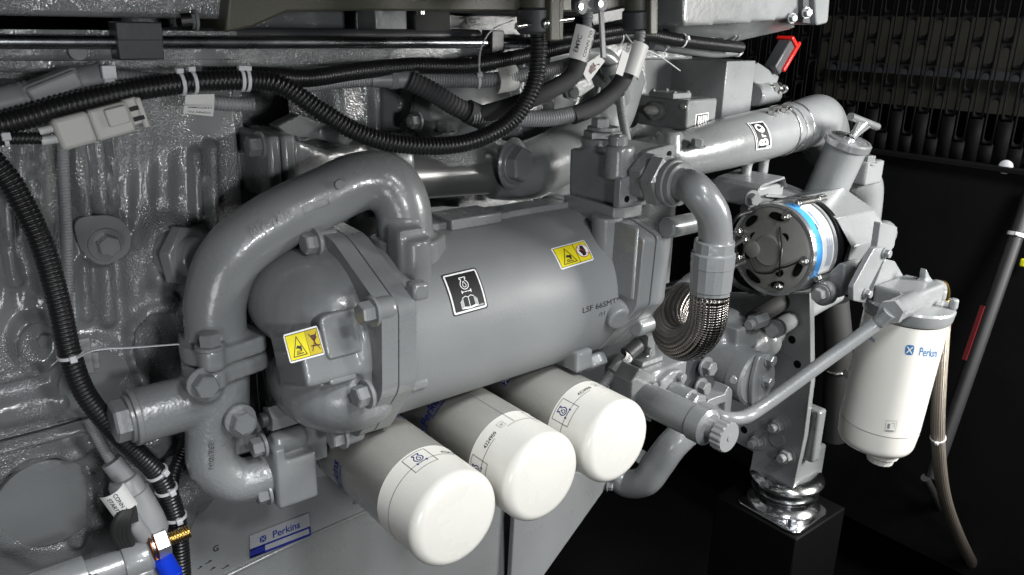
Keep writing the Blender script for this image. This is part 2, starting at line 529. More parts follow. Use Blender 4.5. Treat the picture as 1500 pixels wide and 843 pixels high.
for i in range(nx + 1):
    for j in range(nz + 1):
        p = V((x0 + i * st, 0, z0 + j * st)); px, py = proj(p)
        n3 = noise.noise(p * 22) * .0012
        edge = .05 * sm(nx - 5, nx, i)
        vs.append(p + NY * (hfield(px, py) + n3 - edge))
w = nz + 1
for i in range(nx):
    for j in range(nz): fs.append([i * w + j, (i + 1) * w + j, (i + 1) * w + j + 1, i * w + j + 1])
g.add(vs, fs); part('side_wall', g, M['cast'], blk, ang=70)
g = G(); box(g, V((.33, .16, -.08)), (1.1, .05, .9)); part('recessed_wall', g, M['cast'], blk, .004)
g = G(); box(g, V((-.128, .085, .05)), (.02, .12, .6)); part('wall_end', g, M['cast'], blk, .003)
# ribbed rear wall above the manifold
g = G(); vs = []; fs = []; cx0, cx1 = -.05, .42
for i in range(141):
    X = cx0 + (cx1 - cx0) * i / 140
    h = .014 * (max(0, math.sin(X * 95)) ** 1.5) + .006 * math.sin(X * 37)
    for j in range(21):
        p = V((X, .05 - h + noise.noise(V((X * 30, j * .3, 1))) * .002, .08 + .013 * j)); vs.append(p)
for i in range(140):
    for j in range(20): fs.append([i * 21 + j, (i + 1) * 21 + j, (i + 1) * 21 + j + 1, i * 21 + j + 1])
g.add(vs, fs); part('ribbed_wall', g, M['cast'], blk, ang=70)
# head ledge beneath the rail
g = G(); box(g, V((.15, .03, .318)), (1.1, .10, .035)); part('head_ledge', g, M['cast'], blk, .004)
g = G(); box(g, V((-.32, .02, .375)), (.42, .07, .04)); part('head_cover', g, M['cast'], blk, .006)
g = G(); tube(g, [A(0, 646, -.016), A(70, 628, -.016), A(160, 603, -.016)], .0013, 8); part('gasket', g, M['rubber'], blk)
g = G(); cyl(g, A(69, 733, .004), NY, .010, .056, 48); part('core_plug', g, M['paint'], blk, label='large round flat plug sunk in the block wall')
g = G(); cyl(g, A(56, 503, .004), NY, .006, .026, 40); part('core_plug', g, M['paint'], blk)
g = G(); cyl(g, A(140, 560, -.009), NY, .006, .040, 40); part('cover_disc', g, M['paint'], blk)
bolt(blk, A(64, 497, -.002), NY, .015, washer=False)
g = G(); cyl(g, A(113, 76, -.036), NY, .005, .009, 28); part('dowel', g, M['paint'], blk)
# boss and hex fitting running into the outlet pipe
g = G(); cyl(g, A(248, 372, -.005), (EX * .6 + NY * .8), .035, .034, 36); part('round_boss', g, M['castsoft'], blk)
g = G(); hexa(g, A(262, 374, -.030), (EX * .6 + NY * .8), .016, .066, .2); cyl(g, A(268, 375, -.040), (EX * .6 + NY * .8), .02, .024, 28); part('hex_nut', g, M['paint'], blk, .002, ang=30)
# lifting tab plate
t = thing('tab_bracket', 'thin grey rounded tab plate bolted flat on the block beside the grey conduit', 'bracket', A(150, 355, -.016))
o1 = roundpoly([A(104, 318, -.018), A(168, 315, -.018), A(193, 336, -.018), A(191, 372, -.018), A(150, 393, -.018), A(119, 372, -.018)], .02, 6)
g = G(); prism(g, o1, EY * .004); part('plate', g, M['paint'], t, .0006)
g = G(); cyl(g, A(154, 358, -.018), NY, .003, .0185, 30); part('washer', g, M['paint'], t)
bolt(t, A(157, 358, -.021), NY, .022, washer=False, ph=.1)
# sump
sp = thing('oil_sump', 'smooth grey oil sump flank below the pipes carrying small printed text', 'oil pan', (0, 0, -.45))
c = [A(232, 745, -.03), A(300, 722, -.03), A(420, 680, -.03), A(560, 640, -.03), A(760, 600, -.03), A(740, 760, -.03), A(742, 900, -.03), A(225, 960, -.03)]
g = G(); prism(g, c, EY * .08); part('pan', g, M['paint'], sp, .006)
g = G()
tube(g, [A(248, 770, -.03), A(262, 728, -.032), A(300, 706, -.03), A(380, 690, -.028)], [.028, .03, .026, .018], 16)
ellip(g, A(262, 725, -.02), (.05, .025, .04)); ellip(g, A(228, 640, -.01), (.05, .03, .03)); part('rough_lip', castg(g, .003, 2), M['cast'], sp)
g = G()
prism(g, [A(556, 640, -.034), A(610, 610, -.034), A(600, 700, -.034), A(520, 740, -.034)], EY * .03)
tube(g, [A(330, 845, -.032), A(440, 792, -.032), A(570, 735, -.032)], .003, 8)
part('rib', g, M['paint'], sp, .004)
fn = quadfn([A(365, 786, -.0325), A(452, 752, -.0325), A(455, 784, -.0325), A(366, 818, -.0325)], .100, .036, NY)
d = Decal(fn)
d.rect(0, 0, .100, .036, .0012, 0); d.rect(0, 0, .024, .0145, .0016, 1)
d.rect(0, .0, .100, .004, .0016, 1); d.rect(0, .0125, .100, .0155, .0016, 1); d.rect(.0975, 0, .100, .0155, .0016, 1)
d.text('Perkins', .060, .0245, .0158, .0017, 1, bold=.012)
d.rect(.016, .0195, .0265, .0295, .0017, 1, .003); d.stroke([(.018, .0275), (.0245, .0215)], .0012, .0019, 0); d.stroke([(.018, .0215), (.0245, .0275)], .0012, .0019, 0)
d.g.add([fn(0, .036, .0016), fn(.1, .036, .0016), fn(.1, .0368, 0), fn(0, .0368, 0)], [[0, 1, 2, 3]], 0)
part('nameplate', d.g, [M['plate'], M['blue']], sp)
fn = quadfn([A(270, 800, -.0305), A(345, 770, -.0305), A(350, 850, -.0305), A(275, 882, -.0305)], .08, .09, NY); d = Decal(fn)
d.text('G', .047, .066, .013, .0006, 0, bold=.01)
for (u, v, L) in ((.018, .046, .008), (.030, .049, .012), (.055, .030, .014), (.036, .036, .010)): d.stroke([(u, v), (u + L * .8, v + .001)], .0010, .0006, 0); d.stroke([(u + L * .4, v + .002), (u + L * .7, v + .002)], .0010, .0006, 0)
part('printing', d.g, [M['ink']], sp)
# lower side panel right of the filters
P4 = [A(757, 700, -.05), A(830, 690, -.05), A(894, 700, -.05), A(890, 712, -.05), A(795, 846, -.05), A(770, 900, -.05), A(745, 900, -.05)]
g = G(); prism(g, P4, EY * .012); solo('side_panel', 'pale grey sheet panel below the oil filters with slanting right edge', 'panel', g, M['paint'], bev=.002)
t = thing('sump_bolt', 'small hex bolt poking out below the rearmost white filter', 'bolt', A(893, 713, -.04))
bolt(t, A(890, 712, -.05), (EX * .5 + NY * .8), .014)

# ================================================================== OIL COOLER
CO = V((0, -.17, 0)); R = .11
oc = thing('oil_cooler', 'large grey cylindrical oil cooler with cast end covers and warning stickers', 'oil cooler', (.1, -.17, -.11))
g = G(); cyl(g, V((-.075, -.17, 0)), EX, .37, R, 96, .001); brl = part('barrel', g, M['satin'], oc)
pf = [AX(x, y, -.09) for x, y in ((511, 347), (585, 449), (585, 572), (546, 636))]
cc = V((-.09, -.17, .01)); back = [cc * 2 - p for p in pf]
for b in back: b.x = -.09
poly = roundpoly(pf + back, .012)
g = G(); prism(g, poly, EX * .022); part('rear_flange', g, M['paint'], oc, .0008)
inner = [cc + (p - cc) * .998 for p in poly]
g = G(); prism(g, [p - EX * .0012 for p in inner], -EX * .020)
prism(g, [cc + (p - cc) * .985 - EX * .0002 for p in poly], -EX * .0008)
cov = part('cover_flange', g, M['paint'], oc, .0009)
# cast cover
g = G()
ellip(g, V((-.116, -.155, .050)), (.080, .096, .062), n=36, k=20)
torus(g, V((-.116, -.17, .005)), EX, .096, .007, 48, 10)
ellip(g, V((-.110, -.186, -.044)), (.078, .090, .060), n=36, k=20)
cyl(g, V((-.10, -.17, .006)), -EX, .055, .103, 48, r2=.080)
tl = math.radians(18)
pn = V((0, -math.cos(tl), math.sin(tl))); pz = V((0, math.sin(tl), math.cos(tl)))
box(g, V((-.150, -.225, .010)), (.074, .08, .058), EX, pn, pz)
for pp, rr in (((470, 352), .013), ((552, 455), .014), ((545, 577), .014), ((508, 637), .013)):
    P = AX(pp[0], pp[1], -.11); cyl(g, P + EX * .02, -EX, .030, rr, 24)
cv = part('end_cover', castg(g, .0032, 5), M['paint'], oc, ang=60)
Q0 = V((-.150, -.225, .010)) + pn * .0445
g = G(); prism(g, [AP(x, y, Q0, pn) for x, y in ((468, 470), (474, 462), (530, 447), (538, 470), (545, 503), (540, 513), (484, 527), (479, 520))], -pn * .06)
Q1 = Q0 - pn * .006; prism(g, [AP(x, y, Q1, pn) for x, y in ((476, 520), (520, 512), (524, 556), (484, 566))], -pn * .05)
part('cast_pad', castg(g, .0022, 7), M['paint'], oc, ang=60)
for pp in ((463, 355), (546, 456), (538, 577), (501, 638)):
    P = AX(pp[0], pp[1], -.125); bolt(oc, P, NX + V((0, -.05, 0)), .021, ph=random.random())
part('lug', box(G(), AX(611, 425, -.06), (.02, .02, .02)), M['paint'], oc, .004)
g = G(); cyl(g, AX(596, 560, -.062), EX, .022, .014, 20); box(g, AX(600, 545, -.06), (.02, .02, .016))
part('lug', castg(g, .003, 2), M['paint'], oc)
# top spine plates on the barrel
g = G()
box(g, V((.075, -.150, .112)), (.17, .045, .012), EX); box(g, V((.095, -.157, .116)), (.08, .055, .014), EX); box(g, V((.215, -.150, .112)), (.12, .04, .012))
part('top_spine', g, M['paint'], oc, .002)
# front flange + rear cap
f2 = [AX(x, y, .29) for x, y in ((870, 300), (927, 323), (962, 347), (951, 448), (897, 506), (850, 515))]
g = G(); prism(g, roundpoly(f2 + [V((.29, -.10, -.12)), V((.29, -.06, -.05)), V((.29, -.06, .08)), V((.29, -.12, .12))], .008), -EX * .024)
part('front_flange', g, M['paint'], oc, .002)
g = G(); box(g, AX(928, 386, .266) + V((0, .02, 0)), (.006, .05, .10)); part('flange_pocket', g, M['paint'], oc, .004)
cen = V((.292, -.17, 0))
f3 = [V((.2925, p.y, p.z)) for p in f2]
g = G(); prism(g, roundpoly(f3 + [V((.2925, -.10, -.12)), V((.2925, -.06, .1))], .006), EX * .028)
cyl(g, AX(975, 335, .30), EX, .06, .014, 24); cyl(g, AX(930, 480, .30), EX, .03, .014, 24)
part('front_cap', g, M['paint'], oc, .002)
g = G(); cyl(g, raycyl(905, 455, CO, EX, R) + V((-.0, .01, 0)), V((-.25, -.8, -.3)), .026, .018, 24); ellip(g, raycyl(915, 452, CO, EX, R), (.03, .02, .02))
part('boss', castg(g, .0025, 3), M['castsoft'], oc)
g = G(); cyl(g, raycyl(866, 520, CO, EX, R - .01), V((0, -.6, -.8)), .02, .02, 6); box(g, AX(846, 524, .22), (.03, .03, .03)); part('drain_lug', castg(g, .003, 2), M['paint'], oc)
g = G(); cyl(g, V((-.02, -.19, .085)), UP, .06, .03, 30); box(g, V((-.035, -.222, .11)), (.035, .03, .05)); cyl(g, V((-.03, -.235, .035)), UP, .09, .018, 20); part('inlet_neck', castg(g, .003, 4), M['paint'], oc)
# stamped numbers
fn = cylfn([(850, 447), (903, 432), (910, 455), (857, 472)], CO, EX, R, .06, .03); d = Decal(fn)
d.text('LSF 66SMTP', .03, .020, .0125, .0005, 0, shear=.3); d.text('/11', .028, .005, .009, .0005, 0, shear=.3)
part('stamped_text', d.g, [M['ink']], brl)
def engine_icon(d, u, v, s, h, m, w, drop=True):
    pts = []
    for i in range(25):
        a = PI / 2 + .55 + (2 * PI - 1.1) * i / 24
        pts.append((u + s * math.cos(a), v + s * math.sin(a)))
    d.stroke(pts, w, h, m); q = s * .52
    d.stroke([pts[0], (u - q, v + s * 1.25), (u - s * .75, v + s * 1.25), (u - s * .75, v + s * 1.6), (u + s * .75, v + s * 1.6), (u + s * .75, v + s * 1.25), (u + q, v + s * 1.25), pts[-1]], w, h, m)
    if drop:
        dp = [(u, v + s * .75)] + [(u + s * .42 * math.cos(a), v - s * .15 + s * .42 * math.sin(a)) for a in [.4 - i * (PI + .8) / 12 for i in range(13)]]
        d.stroke(dp, w * .8, h, m, True)
    d.stroke([(u - s * 1.15, v - s * 1.75), (u - s * 1.15, v - s * 1.25)], w * 1.3, h, m); d.stroke([(u + s * 1.15, v - s * 1.75), (u + s * 1.15, v - s * 1.25)], w * 1.3, h, m)
    d.stroke([(u - s * 1.1, v - s * 1.5), (u - s * .65, v - s * 1.5)], w, h, m); d.stroke([(u - s * .4, v - s * 1.5), (u + s * .1, v - s * 1.5)], w, h, m); d.stroke([(u + s * .35, v - s * 1.5), (u + s * 1.1, v - s * 1.5)], w, h, m)
fn = cylfn([(645, 404), (696, 392), (715, 451), (664, 465)], CO, EX, R, .066, .066); d = Decal(fn)
d.rect(0, 0, .066, .066, .0004, 0, .004, 14, 14); d.rect(.0022, .0022, .0638, .0638, .0007, 1, .003, 14, 14); d.rect(.005, .005, .061, .061, .0010, 0, .001, 14, 14)
engine_icon(d, .033, .043, .0072, .0014, 1, .0013)
for k in range(4):
    e = k * .0016
    d.stroke([(.0225 - e, .0235 - e), (.0225 - e, .010 - e * .4), (.033, .0085 - e * .4), (.0435 + e, .010 - e * .4), (.0435 + e, .0235 - e)], .0007, .0014, 1)
d.stroke([(.0225, .0235), (.028, .0255), (.033, .0235), (.038, .0255), (.0435, .0235)], .001, .0014, 1); d.stroke([(.033, .0235), (.033, .0095)], .001, .0014, 1)
d.text('T20-8304', .052, .0075, .0035, .0014, 1)
part('oil_sticker', d.g, [M['black'], M['stickerwhite']], brl, label='black square sticker with white oil and manual symbols')
def hazard(fn, worn=False):
    W, H = .06, .035; d = Decal(fn)
    d.rect(0, 0, W, H, .0004, 0, .003, 14, 8); d.rect(.0022, .0022, W - .0022, H - .0022, .0007, 1, 0, 14, 8)
    if worn: d.rect(.0375, .0028, W - .0028, H - .0028, .0009, 5, 0, 6, 6)
    for pl in ([(.0024, .0024), (W - .0024, .0024), (W - .0024, H - .0024), (.0024, H - .0024)],): d.stroke(pl, .0007, .0011, 2, True)
    d.stroke([(.036, .0024), (.036, H - .0024)], .0007, .0011, 2)
    d.stroke([(.0085, .006), (.031, .006), (.0198, .029)], .0011, .0011, 2, True)
    d.stroke([(.0145, .0085), (.0255, .0085)], .0012, .0012, 2)
    d.poly([(.015, .0150), (.018, .0185), (.0215, .0175), (.0245, .0175), (.0245, .014), (.0235, .0105), (.022, .0105), (.0215, .0135), (.018, .0150)], .0012, 2)
    for k in range(3): d.stroke([(.0155 + k * .0022, .0098), (.0162 + k * .0022, .0122)], .0008, .0012, 2)
    if not worn:
        d.circ(.0475, .0185, .0102, .0010, 0, 26); d.circ(.0475, .0185, .0102, .0013, 4, 26, False, .0009)
        d.poly([(.0445, .0105), (.0500, .0105), (.0520, .0180), (.0510, .0262), (.0490, .0268), (.0470, .0272), (.0450, .0262), (.0442, .0200), (.0415, .0215), (.0410, .0195), (.0435, .0150)], .0014, 3)
        d.stroke([(.0402, .0258), (.0548, .0112)], .0008, .0016, 4)
    else:
        d.stroke([(.041, .028), (.0545, .0075)], .0012, .0013, 4); d.stroke([(.0545, .028), (.041, .0075)], .0012, .0013, 4)
        d.poly([(.0435, .026), (.052, .026), (.0535, .022), (.048, .018), (.0445, .022)], .0013, 4); d.stroke([(.041, .0135), (.0555, .0125)], .0016, .0013, 4); d.stroke([(.048, .020), (.0485, .013)], .0016, .0013, 4)
    return d.g
part('warning_sticker', hazard(cylfn([(806, 365), (855, 352), (870, 381), (822, 396)], CO, EX, R, .06, .035)), [M['stickerwhite'], M['yellow'], M['ink'], M['ink'], M['redink'], M['yellowworn']], brl, label='yellow hot surface and no touching sticker')
P0 = V((-.150, -.225, .010)) + pn * .0405
cr = [AP(x, y, P0, pn) for x, y in ((414, 491), (464, 477), (476, 519), (425, 533))]
part('warning_sticker', hazard(quadfn(cr, .06, .035, pn), True), [M['stickerwhite'], M['yellow'], M['ink'], M['ink'], M['brown'], M['yellowworn']], cv, label='yellow hot surface sticker with worn brown right half')

# ================================================================== OIL FILTERS
FB = A(672, 766, -.36); FR = .0585
def filt_print(o, lab):
    pass
fp = [V((FB.x + .1285 * i, -.36, FB.z + .006 * i)) for i in range(3)]
r0 = thing('oil_filter', 'white spin on oil filter nearest the camera with oil symbol in a box', 'oil filter', V((fp[0].x, -.12, fp[0].z)), 'white oil filters under the cooler')
g = G(); b0 = V((fp[0].x, -.12, fp[0].z))
L = .24
prof = [(0, 0), (0, FR - .004), (.004, FR)]
prof += [(L - .078, FR), (L - .0775, FR + .0004), (L - .0765, FR), (L - .014, FR)]
for i in range(1, 9):
    a = PI / 2 * i / 8; prof.append((L - .014 + .014 * math.sin(a), FR - .014 + .014 * math.cos(a)))
prof += [(L + .0012, FR - .03), (L + .002, 0)]
lathe(g, b0, NY, prof, 72); cn0 = part('canister', g, M['white'], r0, ang=50)
g = G(); cyl(g, b0 + NY * -.012, NY, .018, FR - .006, 48); part('seal_ring', g, M['rubber'], r0)
def fcyl(t0, t1, c0, c1):
    """print patch on the filter: t from base along axis, angle a (0 = straight up, + towards camera left)"""
    W = abs(c1 - c0) * FR; H = t1 - t0
    def fn(u, v, h):
        a = c0 + (c1 - c0) * u / W; t = t1 - (t1 - t0) * v / H
        return b0 + NY * t + (UP * math.cos(a) + NX * math.sin(a)) * (FR + h)
    return fn, W, H
g = G()
for kk in range(3):
    o_ = kk * 2 * PI / 3
    fn, W, H = fcyl(.046, .078, 1.62 + o_, .44 + o_); d = Decal(fn)
    d.text('Perkins', W * .60, H * .58, .0225, .0004, 0, shear=.12, bold=.022, sx=.74); d.text('Powerpart', W * .70, H * .22, .0085, .0004, 0, shear=.12, bold=.01, sx=.9)
    d.rect(W * .02, H * .42, W * .02 + .012, H * .42 + .013, .0004, 0, .003, 4, 2); d.stroke([(W * .02 + .002, H * .42 + .002), (W * .02 + .010, H * .42 + .011)], .0013, .0007, 1); d.stroke([(W * .02 + .010, H * .42 + .002), (W * .02 + .002, H * .42 + .011)], .0013, .0007, 1)
    fn2, W2, H2 = fcyl(.166, .196, 1.73 + o_, 1.21 + o_); d2 = Decal(fn2)
    d2.stroke([(0, 0), (W2, 0), (W2, H2), (0, H2)], .0006, .0004, 2, True); engine_icon(d2, W2 * .5, H2 * .58, .0055, .0004, 0, .0012)
    g.merge(d.g); g.merge(d2.g)
fn3, W3, H3 = fcyl(.1855, .1865, .3, -5.6); d3 = Decal(fn3); d3.stroke([(0, 0), (W3, 0)], .0006, .0004, 2)
fn4, W4, H4 = fcyl(.176, .186, .98, .54); d4 = Decal(fn4); d4.text('4324909', W4 * .5, H4 * .5, .0085, .0004, 2, sx=.8)
fn6, W6, H6 = fcyl(.172, .182, .42, .28); d6 = Decal(fn6); d6.stroke([(0, 0), (W6, 0), (W6, H6), (0, H6)], .0004, .0004, 3, True); d6.text('ai', W6 * .5, H6 * .5, .007, .0004, 3)
fn5, W5, H5 = fcyl(.05, .184, .09, .07); d5 = Decal(fn5); d5.stroke([(0, 0), (0, H5)], .0008, .0004, 3)
for q in (d3, d4, d5, d6): g.merge(q.g)
part('print', g, [M['blue'], M['white'], M['ink'], M['inkgrey']], cn0)
def dup(root, loc, rot, label):
    r = root.copy(); COL.objects.link(r); r.location = loc; r.rotation_euler = rot; r['label'] = label
    for ch in list(root.children):
        c = ch.copy(); COL.objects.link(c); c.parent = r
        for gch in ch.children:
            q = gch.copy(); COL.objects.link(q); q.parent = c
    return r
dup(r0, V((fp[1].x, -.12, fp[1].z)), (0, 0, 0), 'middle white spin on oil filter with dark blue lettering between the other two')
dup(r0, V((fp[2].x, -.12, fp[2].z)), (0, .57, 0), 'rearmost white spin on oil filter beside the black gap and valve')
r0.rotation_euler = (0, 1.25, 0)
g = G(); box(g, V((fp[1].x, -.085, fp[1].z + .03)), (.44, .06, .17)); solo('filter_head', 'grey filter mounting head hidden behind the white filters', 'filter head', g, M['paint'], bev=.006)

# ================================================================== CAST OUTLET PIPE
pp = thing('coolant_pipe', 'thick curved grey cast pipe with raised lettering arching over the cooler cover', 'pipe', A(318, 500, -.13))
path = [A(318, 505, -.130), A(316, 440, -.132), A(340, 375, -.136), A(404, 325, -.142), A(476, 289, -.150), A(528, 266, -.160), A(566, 268, -.172), A(588, 300, -.184), A(596, 350, -.190)]
g = G(); tube(g, path, [.0335, .0335, .0345, .035, .0345, .034, .0345, .0335, .032], 36, 12)
e = AX(598, 372, 0.0)
fl1 = A(318, 498, -.130)
prism(g, roundpoly([fl1 + V(q) for q in ((-.046, -.012, -.014), (-.026, -.050, -.014), (.046, -.034, -.014), (.050, .0, -.014), (.03, .045, -.014), (-.03, .04, -.014))], .012), UP * .020); cyl(g, fl1 + V((-.020, -.038, -.016)), UP, .026, .015, 20)
fr1 = A(597, 356, -.190)
prism(g, roundpoly([fr1 + V(q) for q in ((-.044, -.006, -.020), (-.024, -.046, -.020), (.010, -.046, -.020), (.044, -.022, -.020), (.044, .03, -.020), (-.04, .03, -.020))], .014), UP * .030); cyl(g, fr1 + V((-.016, -.034, -.022)), UP, .034, .014, 20)
part('casting', castg(g, .0030, 4), M['paint'], pp, ang=60)
cl = catmull(path, 12)
def pipe_mark(x, y, r):
    best = min(range(len(cl)), key=lambda i: math.hypot(proj(cl[i])[0] - x, proj(cl[i])[1] - y)); return best
def pipefn(px, W, H, r):
    tl_, tr_, br_, bl_ = px; i0 = pipe_mark(*tl_, r); i1 = pipe_mark(*tr_, r)
    o = cl[i0]; ax = (cl[i1] - cl[i0]).normalized(); return cylfn(px, o, ax, r, W, H)
fn = pipefn([(362, 329), (425, 299), (433, 320), (370, 350)], .09, .026, .0338); d = Decal(fn)
def emboss(d, h):
    """give flat ink a little height so it reads as raised metal"""
    g = d.g; out = G(); return g
g = G(); etext(g, fn, 'Perkins', .054, .012, .027, .0021, sx=.86, bold=.012)
ebar(g, fn, [(.002, .003), (.015, .003), (.015, .019), (.002, .019), (.002, .003)], .0022, .002); ebar(g, fn, [(.005, .006), (.012, .016)], .002, .002); ebar(g, fn, [(.005, .016), (.012, .006)], .002, .002)
part('raised_letters', g, [M['paint']], pp)
fn = pipefn([(442, 303), (482, 289), (486, 301), (446, 316)], .05, .015, .0338); d = Decal(fn)
g = G(); ebar(g, fn, [(.002, .002), (.048, .002), (.048, .013), (.002, .013), (.002, .002)], .0022, .0015)
part('raised_panel', g, [M['paint']], pp)
g = G(); P = raycyl(498, 271, cl[pipe_mark(498, 271, 0)], cl[52] - cl[46], .0345); cyl(g, P, (CAM - P), .004, .0055, 18); part('cast_button', g, M['paint'], pp)
bolt(pp, fl1 + V((-.020, -.038, .009)), UP, .021); bolt(pp, fr1 + V((-.016, -.034, .011)), UP, .021)

# lower housing
lh = thing('thermostat_pipe', 'grey cast elbow housing with long plugged stub pointing left and bolts', 'pipe housing', A(320, 700, -.13))
g = G()
hp = [A(318, 512, -.13), A(318, 600, -.13)]
tube(g, hp, .036, 30); prism(g, roundpoly([fl1 + V(q) for q in ((-.046, -.012, -.036), (-.026, -.050, -.036), (.046, -.034, -.036), (.050, .0, -.036), (.03, .045, -.036), (-.03, .04, -.036))], .012), UP * .020); cyl(g, fl1 + V((-.020, -.038, -.038)), UP, .020, .015, 20)
tube(g, [A(312, 580, -.135), A(309, 640, -.135), A(312, 680, -.137), A(345, 704, -.142), A(392, 694, -.150), A(425, 684, -.155)], [.029, .028, .028, .027, .026, .026], 28, 10)
tube(g, [A(330, 575, -.13), A(197, 611, -.13)], .0305, 30, 6)
ellip(g, A(300, 566, -.150), (.022, .022, .02)); cyl(g, A(295, 560, -.15), NY, .022, .0175, 24); cyl(g, A(347, 612, -.15), NY, .022, .0175, 24)
part('casting', castg(g, .0030, 4), M['castsoft'], lh, ang=60)
ax = (A(197, 611, -.13) - A(330, 575, -.13)).normalized()
g = G(); cyl(g, A(200, 610, -.13), ax, .006, .0315, 36); cyl(g, A(193, 612, -.13), ax, .005, .0265, 36); hexa(g, A(190, 613, -.13), ax, .018, .040, .35); part('hex_plug', g, M['paint'], lh, ang=30)
bolt(lh, A(297, 561, -.173), NY, .023); bolt(lh, A(351, 614, -.173), NY, .023, ph=.7)
fn = quadfn([A(302, 640, -.164), A(318, 640, -.164), A(318, 692, -.164), A(302, 692, -.164)], .016, .052, NY); d = Decal(fn)
g = G(); etext(g, fn, 'REVLVAN', .008, .026, .0105, .0016, sx=.9, ang=-PI / 2)
part('raised_letters', g, [M['castsoft']], lh)
g = G()
f0 = A(404, 690, -.155)
box(g, A(421, 690, -.155), (.050, .060, .062)); cyl(g, A(398, 651, -.165), EX, .04, .014, 20); cyl(g, A(405, 722, -.165), EX, .04, .014, 20); box(g, A(398, 686, -.155), (.014, .062, .078)); box(g, A(440, 640, -.14), (.05, .05, .05))
part('flange_block', castg(g, .0030, 3), M['paint'], lh, ang=60)
bolt(lh, A(386, 652, -.165), NX, .019); bolt(lh, A(393, 722, -.165), NX, .019)
g = G(); hexa(g, A(392, 614, -.16), EX, .05, .028, .2); part('hex_spacer', g, M['paint'], lh, ang=30)
g = G(); cyl(g, A(391, 614, -.16), NX, .008, .009, 20); part('stud', g, M['darkpaint'], lh)
g = G(); box(g, A(352, 640, -.12), (.05, .02, .04)); part('web', g, M['paint'], lh, .004)

# ================================================================== MIDDLE BACKGROUND
def pxbox(g, tl, tr, bl, back, Y, m=0):
    a = A(*tl, Y); b = A(*tr, Y); c = A(*bl, Y); bk = AX(*back, a.x)
    W = max(.004, b.x - a.x); H = max(.004, a.z - c.z); Dp = max(.004, bk.y - a.y)
    box(g, V((a.x + W / 2, a.y + Dp / 2, a.z - H / 2)), (W, Dp, H), m=m); return a, W, H, Dp
cb = thing('water_flange', 'paired grey flange plates with bolts beside the arching cast pipe', 'flange', A(400, 270, -.06))
g = G(); pxbox(g, (392, 201), (411, 199), (394, 300), (344, 184), -.07); part('plate', g, M['paint'], cb, .005)
g = G(); pxbox(g, (413, 199), (434, 198), (414, 300), (360, 184), -.07); part('plate', g, M['paint'], cb, .005)
bolt(cb, AX(382, 213, A(392, 201, -.07).x), NX, .022); bolt(cb, AX(341, 195, A(392, 201, -.07).x), NX, .022)
g = G(); prism(g, [A(430, 205, -.06), A(485, 222, -.05), A(560, 210, -.04), A(560, 300, -.04), A(430, 300, -.06)], EY * .1); part('body', castg(g, .004, 4), M['paint'], cb)
tc_ = thing('cover_arm', 'dark flat cast arm with round pin end under the black hose', 'arm', A(450, 190, -.03))
g = G(); prism(g, [A(405, 185, -.03), A(440, 168, -.03), A(480, 182, -.03), A(492, 200, -.03), A(480, 207, -.03), A(420, 200, -.03)], EY * .03); cyl(g, A(486, 196, -.03), (NY + EX * .2), .03, .013, 22)
part('casting', castg(g, .003, 3), M['paint'], tc_)
mf = thing('coolant_manifold', 'grey water manifold with machined tube and big hex plug behind the cooler', 'manifold', A(740, 290, -.06))
g = G(); mt0, mt1 = A(575, 262, -.045), A(735, 254, -.045); tube(g, [mt0, mt1], .030, 40, 6); part('machined_tube', g, M['machined'], mf)
g = G()
tube(g, [A(715, 256, -.045), A(770, 250, -.045), A(830, 222, -.03), A(880, 175, -.01), A(900, 110, .02)], [.037, .045, .046, .05, .055], 30)
cyl(g, A(735, 252, -.03), (NY * .9 + EX * .35), .045, .038, 30); ellip(g, A(735, 250, -.04), (.04, .035, .045))
ellip(g, A(680, 165, .0), (.09, .05, .06)); cyl(g, A(560, 238, -.045), EX, .03, .038, 30)
cyl(g, A(860, 205, -.02), EX, .012, .058, 36)
part('casting', castg(g, .0035, 4), M['paint'], mf, ang=60)
pax = (NY * .93 + EX * .30).normalized(); pc = A(752, 240, -.085)
g = G(); ring(g, pc - pax * .004, pax, .006, .02, .0375, 44); cyl(g, pc - pax * .004, pax, .009, .029, 40); hexa(g, pc, pax, .020, .046, .12); part('hex_plug', g, M['paint'], mf, ang=30)
hs = thing('housing_cover', 'dark grey round housing cover under the hose sag with a bolt', 'cover', A(640, 215, -.02))
g = G(); cyl(g, A(640, 235, -.0), UP, .03, .075, 44, r2=.07); part('cover', g, M['cast'], hs)
g = G(); box(g, A(645, 188, -.03), (.05, .03, .022)); part('lug', g, M['paint'], hs, .006)
bolt(hs, A(650, 195, -.045), UP, .022); bolt(hs, A(612, 178, -.02), NX, .018)

# relief valve housing on the cooler outlet
rv = thing('valve_housing', 'dark grey square valve housing on the cooler outlet holding the big hose elbow', 'valve', A(880, 330, -.2))
Yf = -.27
face = [A(x, y, Yf) for x, y in ((909, 265), (922, 259), (934, 236), (950, 221), (988, 211), (991, 224), (978, 240), (985, 262), (975, 280), (958, 293), (941, 299), (907, 306))]
nk0, nk1 = A(888, 376, -.245), A(890, 316, -.245)
g = G(); prism(g, face, EY * .012); ffl = part('face_flange', g, M['paint'], rv, .0015)
a0 = A(909, 265, Yf + .012); a1 = A(907, 306, Yf + .012)
g = G()
hb = [A(910, 232, Yf + .012), A(990, 215, Yf + .012), A(975, 296, Yf + .012), A(907, 306, Yf + .012)]
prism(g, hb, EY * .10); cyl(g, A(905, 262, Yf + .025), UP, .045, .020, 24); cyl(g, A(880, 235, Yf + .08), UP, .03, .028, 24)
part('body', castg(g, .0028, 3), M['paint'], rv, ang=60)
for q in ((918, 292), (980, 226)):
    g = G(); cyl(g, A(q[0], q[1], Yf) + EY * .002, NY, .0032, .0045, 18); part('bolt_hole_shade', g, M['blackvoid'], ffl)  # solid black disc, painted shade in place of a bored recess
